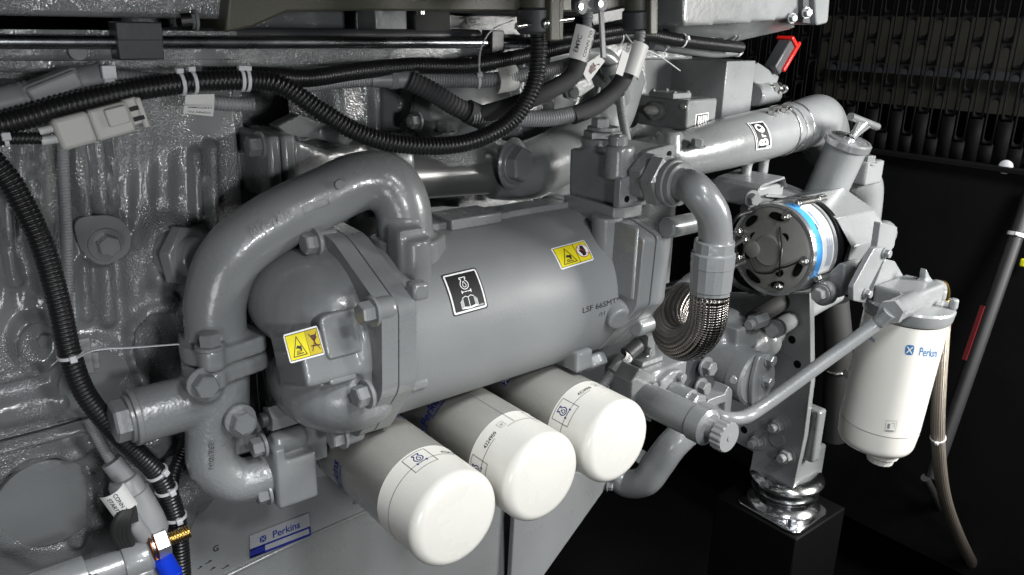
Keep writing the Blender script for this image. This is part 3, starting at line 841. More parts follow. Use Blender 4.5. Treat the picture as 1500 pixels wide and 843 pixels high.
g = G(); P = A(905, 214, Yf + .025); cyl(g, P, UP, .014, .013, 24); cyl(g, P + UP * .0141, UP, .0006, .006, 6); part('cap_screw', g, M['paint'], rv)
g = G(); P = A(882, 212, Yf + .08); cyl(g, P, UP, .010, .030, 30, m=0); hexa(g, P + UP * .008, UP, .012, .046, .2); cyl(g, P + UP * .02, UP, .005, .022, 24); hexa(g, P + UP * .025 + NX * .006, UP, .012, .022, .5)
part('top_plug', g, M['paint'], rv, ang=30)
g = G(); tube(g, [nk0, nk1], S(23, nk0), 30); part('neck', g, M['paint'], rv)
b_0 = A(908, 306, Yf); g = G(); prism(g, roundpoly([V((b_0.x + q[0], Yf + q[1], b_0.z - .016)) for q in ((.0, .012), (.012, .002), (.045, .002), (.06, .016), (.06, .11), (-.0, .11))], .002), UP * .0155); part('base_plate', g, M['paint'], rv, .0012)

# hose elbow
he = thing('braided_hose', 'grey steel elbow with ferrules and looped steel braided hose beside the cooler', 'hose', A(950, 262, -.23))
hx = A(944, 259, Yf)
g = G(); hexa(g, hx, NY, .022, .058, .15); part('hex_nut', g, M['paint'], he, ang=30)
g = G(); hexa(g, hx + NY * .024, NY, .022, .062, .45); ring(g, hx + NY * .046, NY, .010, .022, .031, 40); ring(g, hx + NY * .056, NY, .008, .022, .028, 40); part('swivel_nut', g, M['paint'], he, ang=30)
g = G(); p0 = hx + NY * .05; p1 = hx + NY * .075
ep = [p0, p1, A(1022, 282, -.365), A(1043, 312, -.378), A(1048, 345, -.380), A(1047, 368, -.380)]
tube(g, ep, .0215, 32, 12); part('elbow_tube', g, M['paint'], he)
fa, fb = A(1047, 352, -.380), A(1039, 440, -.380); fx = (fb - fa).normalized(); LL = (fb - fa).length
g = G(); lathe(g, fa, fx, [(0, .02)] + [(t_ * LL, r_ * .95) for t_, r_ in ((0, .0262), (.02, .0272), (.18, .0272), (.2, .0285), (.21, .0298), (.42, .0298), (.43, .0292), (.44, .0292), (.80, .0285), (.82, .0272), (1, .0268))] + [(LL, .02)], 16)
part('ferrule', g, M['paint'], he, ang=20)
g = G(); bp = [fb - fx * .01, fb, A(1035, 472, -.376), A(1022, 494, -.362), A(1002, 503, -.335), A(985, 494, -.303), A(980, 472, -.270), A(990, 450, -.238), A(1005, 435, -.210)]
tube(g, bp, .0258, 32, 14); part('braid', g, M['braidsteel'], he)
g = G(); fa2 = bp[-1]; fx2 = (A(1030, 412, -.175) - fa2).normalized(); cyl(g, fa2 - fx2 * .006, fx2, .07, .0275, 30); part('ferrule', g, M['paint'], he)

# ================================================================== WATER PIPE WITH LABEL
wp = thing('water_pipe', 'pale grey cast water pipe with black and white logo label running to the front', 'pipe', A(1100, 230, -.08))
g = G()
wpts = [A(925, 238, .02), A(965, 232, -.06), A(1010, 224, -.075), A(1060, 211, -.08), A(1120, 197, -.08), A(1160, 188, -.08)]
tube(g, wpts, [.040, .040, .042, .047, .049, .046], 36, 10)
cyl(g, A(978, 228, -.08), UP, .042, .028, 28, r2=.022); cyl(g, A(1013, 245, -.10), UP, .035, .013, 20)
cyl(g, A(1092, 262, -.08), UP, .04, .010, 18); cyl(g, A(1117, 255, -.08), UP, .04, .010, 18)
part('casting', castg(g, .0030, 4), M['paint'], wp, ang=60)
g = G(); bx = (A(1200, 178, -.08) - A(1120, 197, -.08)).normalized()
lathe(g, A(1133, 194, -.08), bx, [(0, .03), (0, .046), (.003, .0482), (.02, .049), (.09, .049), (.095, .047), (.1, .042)], 40)
tube(g, [A(1150, 190, -.08), A(1190, 178, -.075), A(1198, 180, -.05), A(1206, 196, -.01), A(1208, 218, .03)], [.046, .052, .056, .055, .05], 34, 12)
fel = part('front_elbow', castg(g, .0030, 3), M['paint'], wp, ang=60)
g = G(); torus(g, A(1141, 192, -.08), bx, .0490, .0014, 40); torus(g, A(1160, 187, -.08), bx, .0492, .0014, 40); part('clamp_band', g, M['zinc'], wp)
for q in ((1127, 163), (1146, 160)):
    g = G(); hexa(g, A(*q, -.10), NY + EX * .3, .010, .014); cyl(g, A(*q, -.10), NY + EX * .3, .018, .005, 14); part('clamp_screw', g, M['zinc'], wp, ang=30)
bolt(wp, A(1021, 216, -.12), UP, .019)
lo, la = A(1060, 211, -.08), (A(1120, 197, -.08) - A(1060, 211, -.08)).normalized()
fn = cylfn([(1094, 181), (1117, 178), (1129, 217), (1107, 220)], lo, la, .0489, .028, .05); d = Decal(fn)
d.rect(0, 0, .028, .05, .0006, 1, 0, 6, 12); d.rect(.0012, .0012, .0268, .0488, .0010, 0, 0, 6, 12)
d.rect(.0022, .0022, .0258, .0478, .0013, 1, 0, 6, 12); d.rect(.003, .003, .025, .047, .0016, 0, 0, 6, 12)
d.text('B', .0138, .0125, .0215, .0020, 1, PI / 2, bold=.035); d.text('r', .0138, .0235, .013, .0020, 1, PI / 2, bold=.04); d.text('O', .0138, .0350, .0190, .0020, 1, PI / 2, shear=.25, bold=.025)
d.stroke([(.009, .033), (.018, .036)], .0018, .0021, 1); d.rect(.018, .003, .025, .0055, .002, 1)
part('logo_label', d.g, [M['black'], M['stickerwhite']], wp)

# ================================================================== BOXES
bb = thing('control_box', 'tall plain grey sheet metal box standing behind the junction box', 'box', A(1060, 178, .02))
g = G(); q = pxbox(g, (1065, 90), (1108, 84), (1056, 180), (963, 81), .0); part('shell', g, M['paint'], bb, .002)
g = G(); P = A(1104, 140, .02); cyl(g, P, EX, .075, .024, 28, r2=.020); part('stub', g, M['paint'], bb)
jb = thing('junction_box', 'low grey junction box with screwed lid and small vertical bar label', 'box', A(1005, 190, -.05))
Yj = -.06
g = G(); a, W, H, Dp = pxbox(g, (1008, 147), (1052, 140), (1004, 192), (924, 137), Yj); jsh = part('shell', g, M['paint'], jb, .004)
g = G(); box(g, a + V((.012, Dp * .38, .005)), (.05, Dp * .42, .010)); jl = part('lid', g, M['paint'], jb, .0015)
for (dx, dy) in ((-.006, .2), (.03, .2), (-.006, .56), (.03, .56)):
    g = G(); ellip(g, a + V((dx, Dp * dy, .011)), (.0045, .0045, .003), n=14, k=8); part('lid_screw', g, M['paint'], jl)
for (f_, z_) in ((.06, -.012), (.9, -.012)):
    g = G(); cyl(g, a + V((0, Dp * f_, z_)), NX, .004, .006, 16); part('corner_screw', g, M['zinc'], jsh)
g = G(); P = AX(965, 163, a.x); ring(g, P, NX, .012, .008, .017, 26); part('gland', g, M['paint'], jb)
g = G(); ellip(g, AX(955, 162, a.x - .012), (.012, .016, .009)); part('sight_lamp', g, M['beigeplastic'], jb)
g = G(); cyl(g, AX(925, 172, a.x), NX, .014, .02, 24); hexa(g, AX(922, 174, a.x - .014), NX, .016, .03); part('cable_gland', g, M['darkpaint'], jb, ang=30)
fn = quadfn([A(1019, 168, Yj), A(1038, 165, Yj), A(1036, 188, Yj), A(1017, 191, Yj)], .02, .026, NY); d = Decal(fn)
d.rect(0, 0, .02, .026, .0005, 1); d.rect(.0015, .0015, .0185, .0245, .0009, 0)
for k in range(4): d.rect(.0035 + k * .0036, .0035, .0060 + k * .0036, .0225, .0013, 1)
part('bar_label', d.g, [M['black'], M['stickerwhite']], jsh)
# red lever
rl = thing('vent_lever', 'lever with bright red edge on a small grey bracket beside the control box', 'lever', A(1130, 110, .02))
u1 = (A(1152, 66, .03) - A(1129, 106, .03)); u1n = u1.normalized(); s1 = u1n.cross(NY).normalized()
g = G(); pb = A(1130, 104, .02); box(g, pb + u1 * .5 - s1 * .0, (u1.length, .03, .026), u1n, EY, s1); part('handle', g, M['darkpaint'], rl, .003)
g = G(); box(g, pb + u1 * .52 + NY * .017 + EX * .016, (u1.length * 1.04, .008, .008), u1n, EY, s1); box(g, pb + u1 * 1.03, (.008, .040, .034), u1n, EY, s1); part('red_edge', g, M['red'], rl, .002)
g = G(); prism(g, [A(1102, 95, .02), A(1112, 92, .02), A(1142, 112, .02), A(1138, 125, .02), A(1120, 134, .02), A(1103, 120, .02)], EY * .04); part('bracket', g, M['paint'], rl, .003)
g = G(); tube(g, [A(1128, 128, .01), A(1140, 130, .0), A(1148, 132, -.01)], .005, 12); hexa(g, A(1136, 128, .0), EX, .014, .018); ring(g, A(1148, 131, -.01), EX, .004, .004, .009, 16); part('set_screw', g, M['zinc'], rl)

# ================================================================== TOP HOUSING, BEAM, RAIL
cw = thing('air_housing', 'pale grey cast housing with bolted end flange crossing the upper right edge', 'housing', A(1190, 20, -.1))
g = G(); prism(g, [A(1000, -70, -.13), A(1186, -80, -.13), A(1178, 26, -.13), A(1100, 34, -.13), A(1000, 40, -.13)], EY * .22)
prism(g, [A(990, 20, -.12), A(1178, 20, -.12), A(1165, 42, -.06), A(1060, 66, -.02), A(990, 66, -.02)], EY * .1)
part('body', castg(g, .005, 4), M['paint'], cw, ang=60)
g = G(); prism(g, roundpoly([A(1190, -80, -.15), A(1222, -80, -.15), A(1213, 34, -.15), A(1196, 38, -.15)], .008), EY * .14); part('end_flange', g, M['paint'], cw, .003)
g = G(); prism(g, [A(1178, -80, -.14), A(1192, -80, -.14), A(1194, 36, -.14), A(1176, 34, -.14)], EY * .14); part('gasket', g, M['darkpaint'], cw, .001)
bolt(cw, A(1181, 19, -.145), (NX * .4 + NY), .013); bolt(cw, A(1160, 27, -.135), (NX * .4 + NY), .012)
bolt(cw, A(1073, 52, -.04), NX + NY * .5, .017); 
bm_ = thing('cross_beam', 'dark steel beam across the top edge carrying bolts', 'beam', A(400, 20, -.02))
g = G(); prism(g, [A(340, -60, -.04), A(1010, -60, -.04), A(1010, 8, -.04), A(880, 18, -.04), A(530, 16, -.04), A(420, 18, -.04), A(370, 40, -.04), A(330, 48, -.04)], EY * .16); part('beam', g, M['olive'], bm_, .003)
g = G(); box(g, A(560, 36, .03), (.05, .05, .06)); part('grey_block', g, M['paint'], bm_, .002)
g = G(); box(g, A(620, 38, .02), (.06, .05, .05)); part('rubber_pad', g, M['rubber'], bm_, .003)
g = G(); cyl(g, A(617, 22, -.03), UP, .05, .006, 14); part('threaded_rod', g, M['zinc'], bm_)
g = G(); tube(g, [A(262, 31, -.02), A(278, 30, -.02)], .010, 14); part('stud', g, M['zinc'], bm_)
bolt(bm_, A(286, 31, -.02), NX, .016); bolt(bm_, A(1000, 18, -.06), -UP, .018)
g = G(); prism(g, [A(860, 22, -.06), A(1015, -8, -.06), A(1015, 6, -.06), A(870, 38, -.06)], EY * .02); part('strap', g, M['darkpaint'], bm_, .001)
ra = thing('fuel_rail', 'long thin steel rail pipe across the upper left in a dark clamp', 'pipe', A(200, 62, -.05))
Yr = -.045
g = G(); tube(g, [A(-420, 60, Yr), A(-60, 61, Yr), A(180, 62, Yr), A(700, 63, Yr), A(790, 63, Yr)], .0072, 18, 6); part('pipe', g, M['steel'], ra)
g = G(); tube(g, [A(225, 51, .0), A(700, 52, .0)], .008, 14, 4); part('second_pipe', g, M['darkpaint'], ra)
g = G(); a = A(172, 37, Yr - .012); box(g, A(199, 46, Yr), (.046, .03, .019)); part('clamp_top', g, M['darkpaint'], ra, .0015)
g = G(); box(g, A(201, 72, Yr), (.046, .03, .021)); part('clamp_base', g, M['darkpaint'], ra, .0015)
g = G(); box(g, A(722, 63, Yr), (.022, .024, .034)); part('clip', g, M['darkpaint'], ra, .0015)
g = G(); box(g, A(196, 96, -.0), (.014, .01, .010)); part('clip_foot', g, M['darkpaint'], ra, .001)

# ================================================================== HOSES AND CONDUITS
HO = {}
def hose(key, name, label, pts, wpx, pitch, mt, dep=.14, cat='hose', group=None, smooth=False):
    P = [A(*p) for p in pts]; r = S(wpx, P[len(P) // 2]) / 2
    g = G()
    if smooth: c, _ = resample(catmull(P, 12), .004); sweep(g, c, [r] * len(c), 18)
    else: c = ridged(g, P, r, pitch, dep)
    o = solo(name, label, cat, g, mt if isinstance(mt, list) else M[mt], group, ang=80)
    HO[key] = (c, r); return o
def near(key, x, y):
    c, r = HO[key]; i = min(range(1, len(c) - 1), key=lambda i: (proj(c[i])[0] - x) ** 2 + (proj(c[i])[1] - y) ** 2)
    return c[i], (c[i + 1] - c[i - 1]).normalized(), r
GB = 'black corrugated cable conduits'
hose('main', 'corrugated_conduit', 'thick black corrugated conduit running from the left edge and sagging to the upper connector',
     [(-420, 285, -.13), (-200, 236, -.13), (-30, 190, -.13), (40, 172, -.13), (100, 154, -.13), (200, 132, -.125), (290, 120, -.12), (370, 118, -.12), (415, 127, -.13), (470, 163, -.145), (530, 197, -.16), (600, 213, -.175), (680, 210, -.19), (745, 180, -.20), (780, 130, -.21), (789, 80, -.21), (790, 30, -.21)], 29, .0048, 'conduit', group=GB)
hose('upper', 'corrugated_conduit', 'black corrugated conduit passing level behind the sagging one toward the right',
     [(300, 112, -.10), (380, 112, -.10), (450, 115, -.09), (520, 105, -.08), (600, 97, -.08), (690, 96, -.09), (760, 84, -.09), (830, 68, -.09), (900, 55, -.09), (945, 51, -.08), (1000, 60, -.08), (1085, 70, -.06)], 22, .0040, 'conduit', group=GB)
hose('left', 'corrugated_conduit', 'thick black corrugated conduit hanging down the left side to the cable ties',
     [(-130, 60, -.09), (-75, 150, -.10), (-20, 225, -.10), (20, 275, -.10), (60, 355, -.10), (85, 440, -.10), (103, 520, -.10), (125, 577, -.10), (165, 628, -.10), (205, 668, -.10), (235, 700, -.10), (254, 745, -.10), (262, 790, -.10), (268, 870, -.10)], 31, .0046, 'conduit', group=GB)
hose('stub', 'corrugated_conduit', 'short black corrugated conduit end at the left edge feeding two white wires',
     [(-330, 225, -.135), (-150, 212, -.135), (-20, 206, -.135), (20, 203, -.135), (61, 203, -.135)], 19, .0036, 'conduit', group=GB)
hose('branch', 'corrugated_conduit', 'short black corrugated branch behind the elbow joining the tied conduit',
     [(278, 600, -.06), (272, 650, -.07), (256, 690, -.085), (250, 720, -.09)], 20, .0040, 'conduit', group=GB)
hose('topr', 'corrugated_conduit', 'thin black corrugated conduit below the air housing at upper right',
     [(975, 38, -.05), (1000, 44, -.05), (1030, 52, -.04), (1055, 62, -.04)], 14, .0036, 'conduit', group=GB)
hose('behind', 'corrugated_conduit', 'short dark corrugated conduit seen behind the steel elbow and the cooler flange',
     [(940, 432, -.05), (980, 422, -.05), (1040, 402, -.05)], 15, .0036, 'conduit', group=GB)
GG = 'grey corrugated conduits'
hose('gv', 'corrugated_conduit', 'thin grey corrugated conduit hanging straight down from the beige connector',
     [(92, 205, -.05), (93, 260, -.05), (97, 340, -.05), (101, 428, -.05)], 17, .0032, 'greyconduit', .10, group=GG)
hose('g1', 'corrugated_conduit', 'grey corrugated conduit behind the thick black one at upper left',
     [(150, 113, -.09), (190, 113, -.09), (240, 118, -.085)], 19, .0036, 'greyconduit', .16, group=GG)
hose('g2', 'corrugated_conduit', 'grey corrugated conduit running right from the folded white tag',
     [(300, 150, -.10), (340, 153, -.10), (370, 153, -.10)], 21, .0040, 'greyconduit', .10, group=GG)
hose('g3', 'corrugated_conduit', 'grey corrugated conduit with smooth cuff emerging below the black conduit at centre',
     [(440, 128, -.07), (490, 122, -.07), (546, 118, -.07)], 17, .0034, 'greyconduit', .14, group=GG)
hose('g4', 'corrugated_conduit', 'grey corrugated conduit wrapped by a white paper band at centre',
     [(600, 116, -.06), (660, 118, -.07), (720, 117, -.09), (780, 108, -.10), (845, 92, -.10)], 21, .0038, 'greyconduit', .14, group=GG)
hose('g5', 'corrugated_conduit', 'dark grey corrugated conduit curving behind the sagging black hose to the right tag',
     [(690, 170, -.13), (740, 172, -.14), (800, 174, -.15), (850, 165, -.155)], 24, .0040, 'greyconduit', .12, group=GG)
hose('g6', 'corrugated_conduit', 'thin grey corrugated conduit dropping from the tag to the valve housing',
     [(908, 138, -.14), (911, 165, -.13), (918, 205, -.12)], 14, .0034, 'greyconduit', .14, group=GG)
hose('g7', 'corrugated_conduit', 'pale grey corrugated conduit running along the control box top',
     [(955, 66, -.03), (1000, 73, -.03), (1045, 79, -.03), (1085, 76, -.03)], 12, .0036, 'greyconduit', .16, group=GG)
hose('g8', 'corrugated_conduit', 'grey corrugated conduit under the thick black one at lower left',
     [(128, 612, -.075), (145, 645, -.08), (165, 680, -.085)], 16, .0032, 'greyconduit', .12, group=GG)
GS = 'dark woven cable sleeves'
hose('s1', 'cable_sleeve', 'dark cloth cable sleeve bending up to the white control tag', [(690, 172, -.125), (735, 160, -.15), (790, 140, -.18), (835, 115, -.19), (848, 90, -.19)], 26, .004, 'sleeve', cat='cable', group=GS, smooth=True)
hose('s2', 'cable_sleeve', 'dark cloth cable sleeve bending up to the right hand paper tag', [(838, 170, -.155), (868, 158, -.16), (895, 138, -.165), (912, 118, -.17), (918, 95, -.17)], 26, .004, 'sleeve', cat='cable', group=GS, smooth=True)
hose('s3', 'cable_sleeve', 'dark ribbed cable boot crossing under the sagging black hose', [(600, 118, -.10), (630, 133, -.11), (665, 155, -.12), (700, 172, -.125)], 29, .0055, 'sleeve', .10, cat='cable', group=GS)
g = G(); tube(g, [A(684, 163, -.125), A(708, 174, -.128)], .0155, 20); solo('cable_boot', 'grey moulded boot joining sleeve and grey conduit left of the hose sag', 'cable boot', g, M['sleeve'])
g = G(); tube(g, [A(544, 118, -.07), A(575, 117, -.078), A(612, 117, -.09)], [.0085, .0105, .0115], 22, 6); cyl(g, A(570, 117, -.078), EX, .012, .0122, 24); solo('cable_boot', 'grey smooth splitter boot where the conduits fork below the black hose', 'cable boot', g, M['greyplastic'])
t = thing('sensor_bracket', 'pale folded bracket with a bolt between the two paper tags', 'bracket', A(850, 130, -.10))
g = G(); prism(g, [A(x, y, -.10) for x, y in ((832, 128), (848, 118), (866, 112), (872, 128), (852, 142), (838, 146))], EY * .02); part('plate', g, M['paint'], t, .002)
bolt(t, A(838, 136, -.105), NY + NX * .4, .014)
g = G(); tube(g, [A(876, 128, -.08), A(872, 155, -.08)], .0045, 12, 4); part('stay', g, M['paint'], t)
g = G(); tube(g, [A(800, 82, -.04), A(850, 78, -.05), A(888, 84, -.06), A(905, 110, -.06), A(912, 150, -.05)], .013, 22); cyl(g, A(893, 92, -.06), (EX * .4 - UP), .016, .0165, 24); solo('breather_pipe', 'pale grey bent pipe behind the two paper tags', 'pipe', g, M['paint'])
hose('n3', 'corrugated_conduit', 'black corrugated conduit tucked behind the tags under the beam', [(800, 58, -.10), (850, 52, -.10), (905, 44, -.10), (950, 40, -.09)], 17, .0040, 'conduit', group=GB)
# connectors at upper left
cn = thing('cable_connector', 'long pale grey two part connector above the thick black conduit at left edge', 'connector', A(60, 125, -.09))
g = G(); tube(g, [A(-300, 232, -.09), A(-30, 160, -.09), A(46, 142, -.09)], .0150, 24, 4); part('boot', g, M['greyplastic'], cn)
g = G(); xx = (A(110, 112, -.09) - A(45, 138, -.09)).normalized(); zz = NY.cross(xx).normalized()
box(g, A(77, 131, -.09), (.052, .028, .027), xx, EY, zz); box(g, A(77, 128, -.095), (.048, .030, .018), xx, EY, zz); part('housing', g, M['greyplastic'], cn, .003)
g = G(); tube(g, [A(100, 124, -.09), A(153, 113, -.09)], .0145, 26, 4); part('sleeve', g, M['greyplastic'], cn)
g = G(); tube(g, [A(32, 145, -.09), A(37, 144, -.09)], .0158, 20, 3); tube(g, [A(40, 143, -.09), A(45, 142, -.09)], .0156, 20, 3); part('seal_ribs', g, M['greyconduit'], cn)
g = G(); box(g, A(159, 106, -.11), (.013, .008, .013)); torus(g, A(160, 114, -.09), (A(190, 113, -.09) - A(150, 113, -.09)), .0125, .003); box(g, A(160, 120, -.105), (.010, .006, .016)); part('band_clip', g, M['tie'], cn, .001)
cn = thing('cable_connector', 'beige plastic connector with latch hanging under the thick black conduit', 'connector', A(130, 190, -.12))
bx0, bx1 = A(82, 197, -.135), A(190, 168, -.135); xx = (bx1 - bx0).normalized(); zz = NY.cross(xx).normalized() * (1 if NY.cross(xx).z > 0 else -1)
LB = (bx1 - bx0).length
def cb_(t0, t1, w, h, dz=0, dy=0):
    return box(G(), bx0 + xx * LB * (t0 + t1) / 2 + zz * dz + NY * dy, (LB * (t1 - t0), w, h), xx, EY, zz)
part('rear_shell', cb_(-.02, .45, .026, .030), M['beigeplastic'], cn, .004)
part('front_shell', cb_(.45, .98, .025, .030, .0, 0), M['beigeplastic'], cn, .003)
part('latch', cb_(.64, .93, .012, .017, .004, .012), M['beigeplastic'], cn, .0015)
g = cb_(.93, 1.14, .018, .026, .003); box(g, bx0 + xx * LB * 1.14 + zz * .0, (.006, .022, .030), xx, EY, zz); part('latch_tongue', g, M['beigeplastic'], cn, .002)
g = box(G(), bx0 + xx * LB * 1.05 + NY * .010 + zz * .006, (.008, .003, .004), xx, EY, zz); box(g, bx0 + xx * LB * 1.07 + NY * .010 - zz * .004, (.010, .003, .004), xx, EY, zz); part('slot_shade', g, M['black'], cn)  # black blocks on the tongue, painted shade of two recesses
t = thing('wire_pair', 'two short white printed wires entering the beige connector', 'wire', A(70, 200, -.135))
g = G(); tube(g, [A(57, 193, -.137), A(82, 187, -.137)], .0036, 12, 4); part('wire', g, M['tag'], t)
g = G(); tube(g, [A(60, 207, -.137), A(90, 203, -.137)], .0040, 12, 4); part('wire', g, M['tag'], t)
# upper connectors
def upconn(label, x, y, Y, mt, s=1.0, pin=True):
    t = thing('heavy_connector', label, 'connector', A(x, y, Y)); P = A(x, y, Y)
    lean = (A(x, y - 30, Y) - P).normalized()
    part('socket', cyl(G(), P + lean * .012, lean, .08 * s, .022 * s, 28), M['olive'], t)
    part('collar', cyl(G(), P - lean * .012 * s, lean, .03 * s, .0255 * s, 28), M['darkpaint'], t)
    g = G(); box(g, P + NY * .027 * s + lean * .01, (.016 * s, .010, .06 * s), EX, EY, lean); box(g, P + EX * .024 * s + lean * .02, (.01, .03 * s, .08 * s), EX, EY, lean); part('lever', g, M['olive'], t, .002)
    if pin:
        g = G(); tube(g, [P + V((-.042 * s, -.01, -.004)), P + V((.045 * s, -.012, .006))], .0038 * s, 12, 3); part('cross_pin', g, M['zinc'], t)
        g = G(); ellip(g, P + V((-.010, -.027 * s, .0)), (.006, .004, .006), n=14, k=8); part('rivet', g, M['zinc'], t)
    return t
upconn('olive heavy duty connector on top of the sagging black conduit', 788, 34, -.21, 'olive')
upconn('dark heavy duty connector above the right hand paper tag', 935, 32, -.17, 'darkpaint', .9, False)
t = thing('latch_connector', 'grey latch connector with two pivots above the control tag', 'connector', A(862, 8, -.19))
g = G(); box(g, A(862, 6, -.19), (.04, .028, .020)); box(g, A(862, -14, -.18), (.034, .028, .04)); part('shell', g, M['greyconduit'], t, .004)
for q in ((849, 10), (878, 6)):
    g = G(); cyl(g, A(*q, -.205), NY, .006, .0095, 22); part('pivot_lug', g, M['greyconduit'], t); g = G(); cyl(g, A(*q, -.211), NY, .003, .0045, 16); part('pivot', g, M['steel'], t)
g = G(); box(g, A(882, 50, -.20), (.008, .004, .062), EX, EY, (A(880, 10, -.2) - A(884, 90, -.2))); part('strap', g, M['greyconduit'], t, .001)
hose('n1', 'corrugated_conduit', 'short grey ribbed cable neck under the latch connector', [(862, 12, -.19), (861, 28, -.19), (858, 48, -.19)], 16, .0052, 'greyconduit', .2, group=GG)
hose('n2', 'corrugated_conduit', 'short grey ribbed cable neck under the dark right connector', [(938, 36, -.17), (937, 52, -.17), (934, 74, -.17)], 17, .0052, 'greyconduit', .2, group=GG)

# paper tags
def tagobj(label, cx, cy, Y, ang, w, h, lines, curve=.5, tang=0, size=.009, dark=None):
    P = A(cx, cy, Y); ca, sa = math.cos(ang), math.sin(ang)
    U = V((ca, 0, sa)); W_ = V((-sa, 0, ca)); r = w / PI * 1.25
    def fn(u, v, hh):
        a = (u / w - .5) * 2.3
        return P + W_ * (v - h / 2) + U * (r * math.sin(a)) + NY * (r * math.cos(a) + hh)
    d = Decal(fn); d.rect(0, 0, w, h, 0, 0, 0, 12, 3); d.rect(0, 0, w, h, -.0006, 0, 0, 12, 3)
    for (t, u, v, s) in lines: d.text(t, u * w, v * h, s, .0005, 1, tang, bold=.01)
    if dark: d.rect(*[q * k for q, k in zip(dark, (w, h, w, h))], .0004, 1)
    return solo('paper_tag', label, 'tag', d.g, [M['tag'], M['ink']])
tagobj('white paper tag reading CONN TO CONTROL BOX wrapped on the ribbed cable neck', 846, 65, -.205, -.28, .046, .042, [('CONN TO', .50, .52, .0072), ('CONTROL BOX', .74, .52, .0072), ('EM9C', .18, .45, .009)], tang=PI / 2 * .96)
def flattag(label, px, Y, lines=(), mats=None, parent=None, name='paper_tag', smear=None):
    W, H = .05, .03
    c = [A(*p, Y) for p in px]; fn = quadfn(c, W, H); d = Decal(fn)
    g = G(); prism(g, c, EY * .0012); d.g.merge(g)
    for (t, u, v, s, a) in lines: d.text(t, u * W, v * H, s, .0006, 1, a, bold=.01)
    if smear:
        for k in range(9): d.stroke([(W * (.25 + .5 * random.random()), H * (.25 + .5 * random.random())), (W * (.25 + .5 * random.random()), H * (.25 + .5 * random.random()))], .003, .0006 + k * .00005, 2)
    return solo(name, label, 'tag', d.g, [M['tag'], M['ink'], M['brown']])
flattag('small paper tag with a dark smudged stamp hanging from the latch strap', [(850, 100), (878, 80), (886, 90), (862, 122)], -.19, smear=True)
tagobj('right hand blank paper tag folded round the dark cable sleeve', 926, 88, -.178, -.38, .042, .046, [])
flattag('narrow folded paper flap left of the right hand cable tag', [(912, 74), (922, 80), (912, 112), (902, 108)], -.20)
flattag('white folded tag with upside down CONN TO CUSTOMER lettering on grey conduit', [(272, 139), (314, 138), (314, 155), (271, 154)], -.118)
flattag('lower flap of the folded tag, upside down CONN TO CUSTOMER lettering', [(270, 155), (314, 155), (312, 171), (268, 166)], -.122, [('CUSTOMER', .52, .80, .008, PI), ('CONN TO', .52, .30, .008, PI)])
tagobj('white paper band wrapped round the grey conduit at centre', 735, 115, -.085, -1.45, .05, .034, [('. .:', .3, .5, .012)])
tagobj('white paper tag reading CONN TO STARTER at the lower left solenoid', 172, 730, -.138, .35, .036, .032, [('CONN TO', .50, .48, .0066), ('STARTER', .28, .48, .0066)], tang=-PI / 2)
tagobj('tiny white numbered band on the sensor lead beside the valve', 916, 523, -.195, .95, .020, .018, [('137', .5, .5, .007)], tang=0)

# cable ties
GT = 'white cable ties'
def tie(key, x, y, label, tail=None, w=.0035, head=0.6):
    P, T, r = near(key, x, y); a, b, T = frame(T)
    g = G(); n = 28; vs = []; fs = []
    for i in range(n):
        th = 2 * PI * i / n; dd = a * math.cos(th) + b * math.sin(th)
        for (rr, tt) in ((r * 1.02, -w / 2), (r * 1.02 + .0015, -w / 2), (r * 1.02 + .0015, w / 2), (r * 1.02, w / 2)): vs.append(P + dd * rr + T * tt)
    for i in range(n):
        for j in range(4): fs.append([i * 4 + j, ((i + 1) % n) * 4 + j, ((i + 1) % n) * 4 + (j + 1) % 4, i * 4 + (j + 1) % 4])
    t = thing('cable_tie', label, 'cable tie', P, GT)
    g.add(vs, fs); part('band', g, M['tie'], t)
    tc = (CAM - P); tc = (tc - T * tc.dot(T)).normalized(); up = T.cross(tc).normalized()
    if up.z < 0: up = -up
    hd = tc * math.cos(head) + up * math.sin(head)
    g = G(); box(g, P + hd * (r + .003), (.0075, .007, .0055), T, T.cross(hd), hd); part('head', g, M['tie'], t, .001)
    if tail:
        g = G(); c = catmull([P + hd * (r + .003)] + [A(*q) for q in tail], 8)
        for i in range(len(c) - 1):
            dd = (c[i + 1] - c[i]); box(g, (c[i] + c[i + 1]) / 2, (dd.length * 1.05, .0026, .0010), dd, EY, dd.cross(EY))
        part('tail', g, M['tie'], t)
tie('main', 264, 122, 'white cable tie on the black conduit, leftmost of the upper pair', head=1.2)
tie('main', 282, 120, 'white cable tie on the black conduit just left of the folded tag top', head=1.3)
tie('main', 353, 117, 'white cable tie on the black conduit, left one of the close pair', head=1.2)
tie('main', 361, 117, 'white cable tie on the black conduit, right one of the close pair', head=1.2)
tie('left', 103, 520, 'white cable tie with a long tail stretched across to the cast pipe', tail=[(140, 513, -.13), (200, 509, -.13), (266, 504, -.13)], head=.1)
tie('left', 228, 694, 'white cable tie just above the conduit branch near the solenoid', head=.5)
tie('left', 244, 716, 'white cable tie binding the conduit branch, middle of the lower three', head=.3)
tie('left', 256, 757, 'lowest white cable tie on the black conduit above the brass stud', head=.2)
tie('g4', 700, 117, 'white cable tie with long loose tail curling above the grey conduit', tail=[(702, 95, -.11), (705, 70, -.12), (720, 45, -.12), (752, 30, -.12)], head=.6)
tie('upper', 998, 59, 'white cable tie round thin black conduit below the air housing', head=.4)
tie('g7', 972, 69, 'white cable tie round the pale conduit on the control box', head=.2)
tie('g7', 1080, 76, 'white cable tie at the right end of the paired thin conduits', head=.7, w=.006)
tie('upper', 905, 55, 'white cable tie with straight tail pointing down over the control box', tail=[(930, 66, -.11), (965, 82, -.11), (996, 104, -.11)], head=.5)
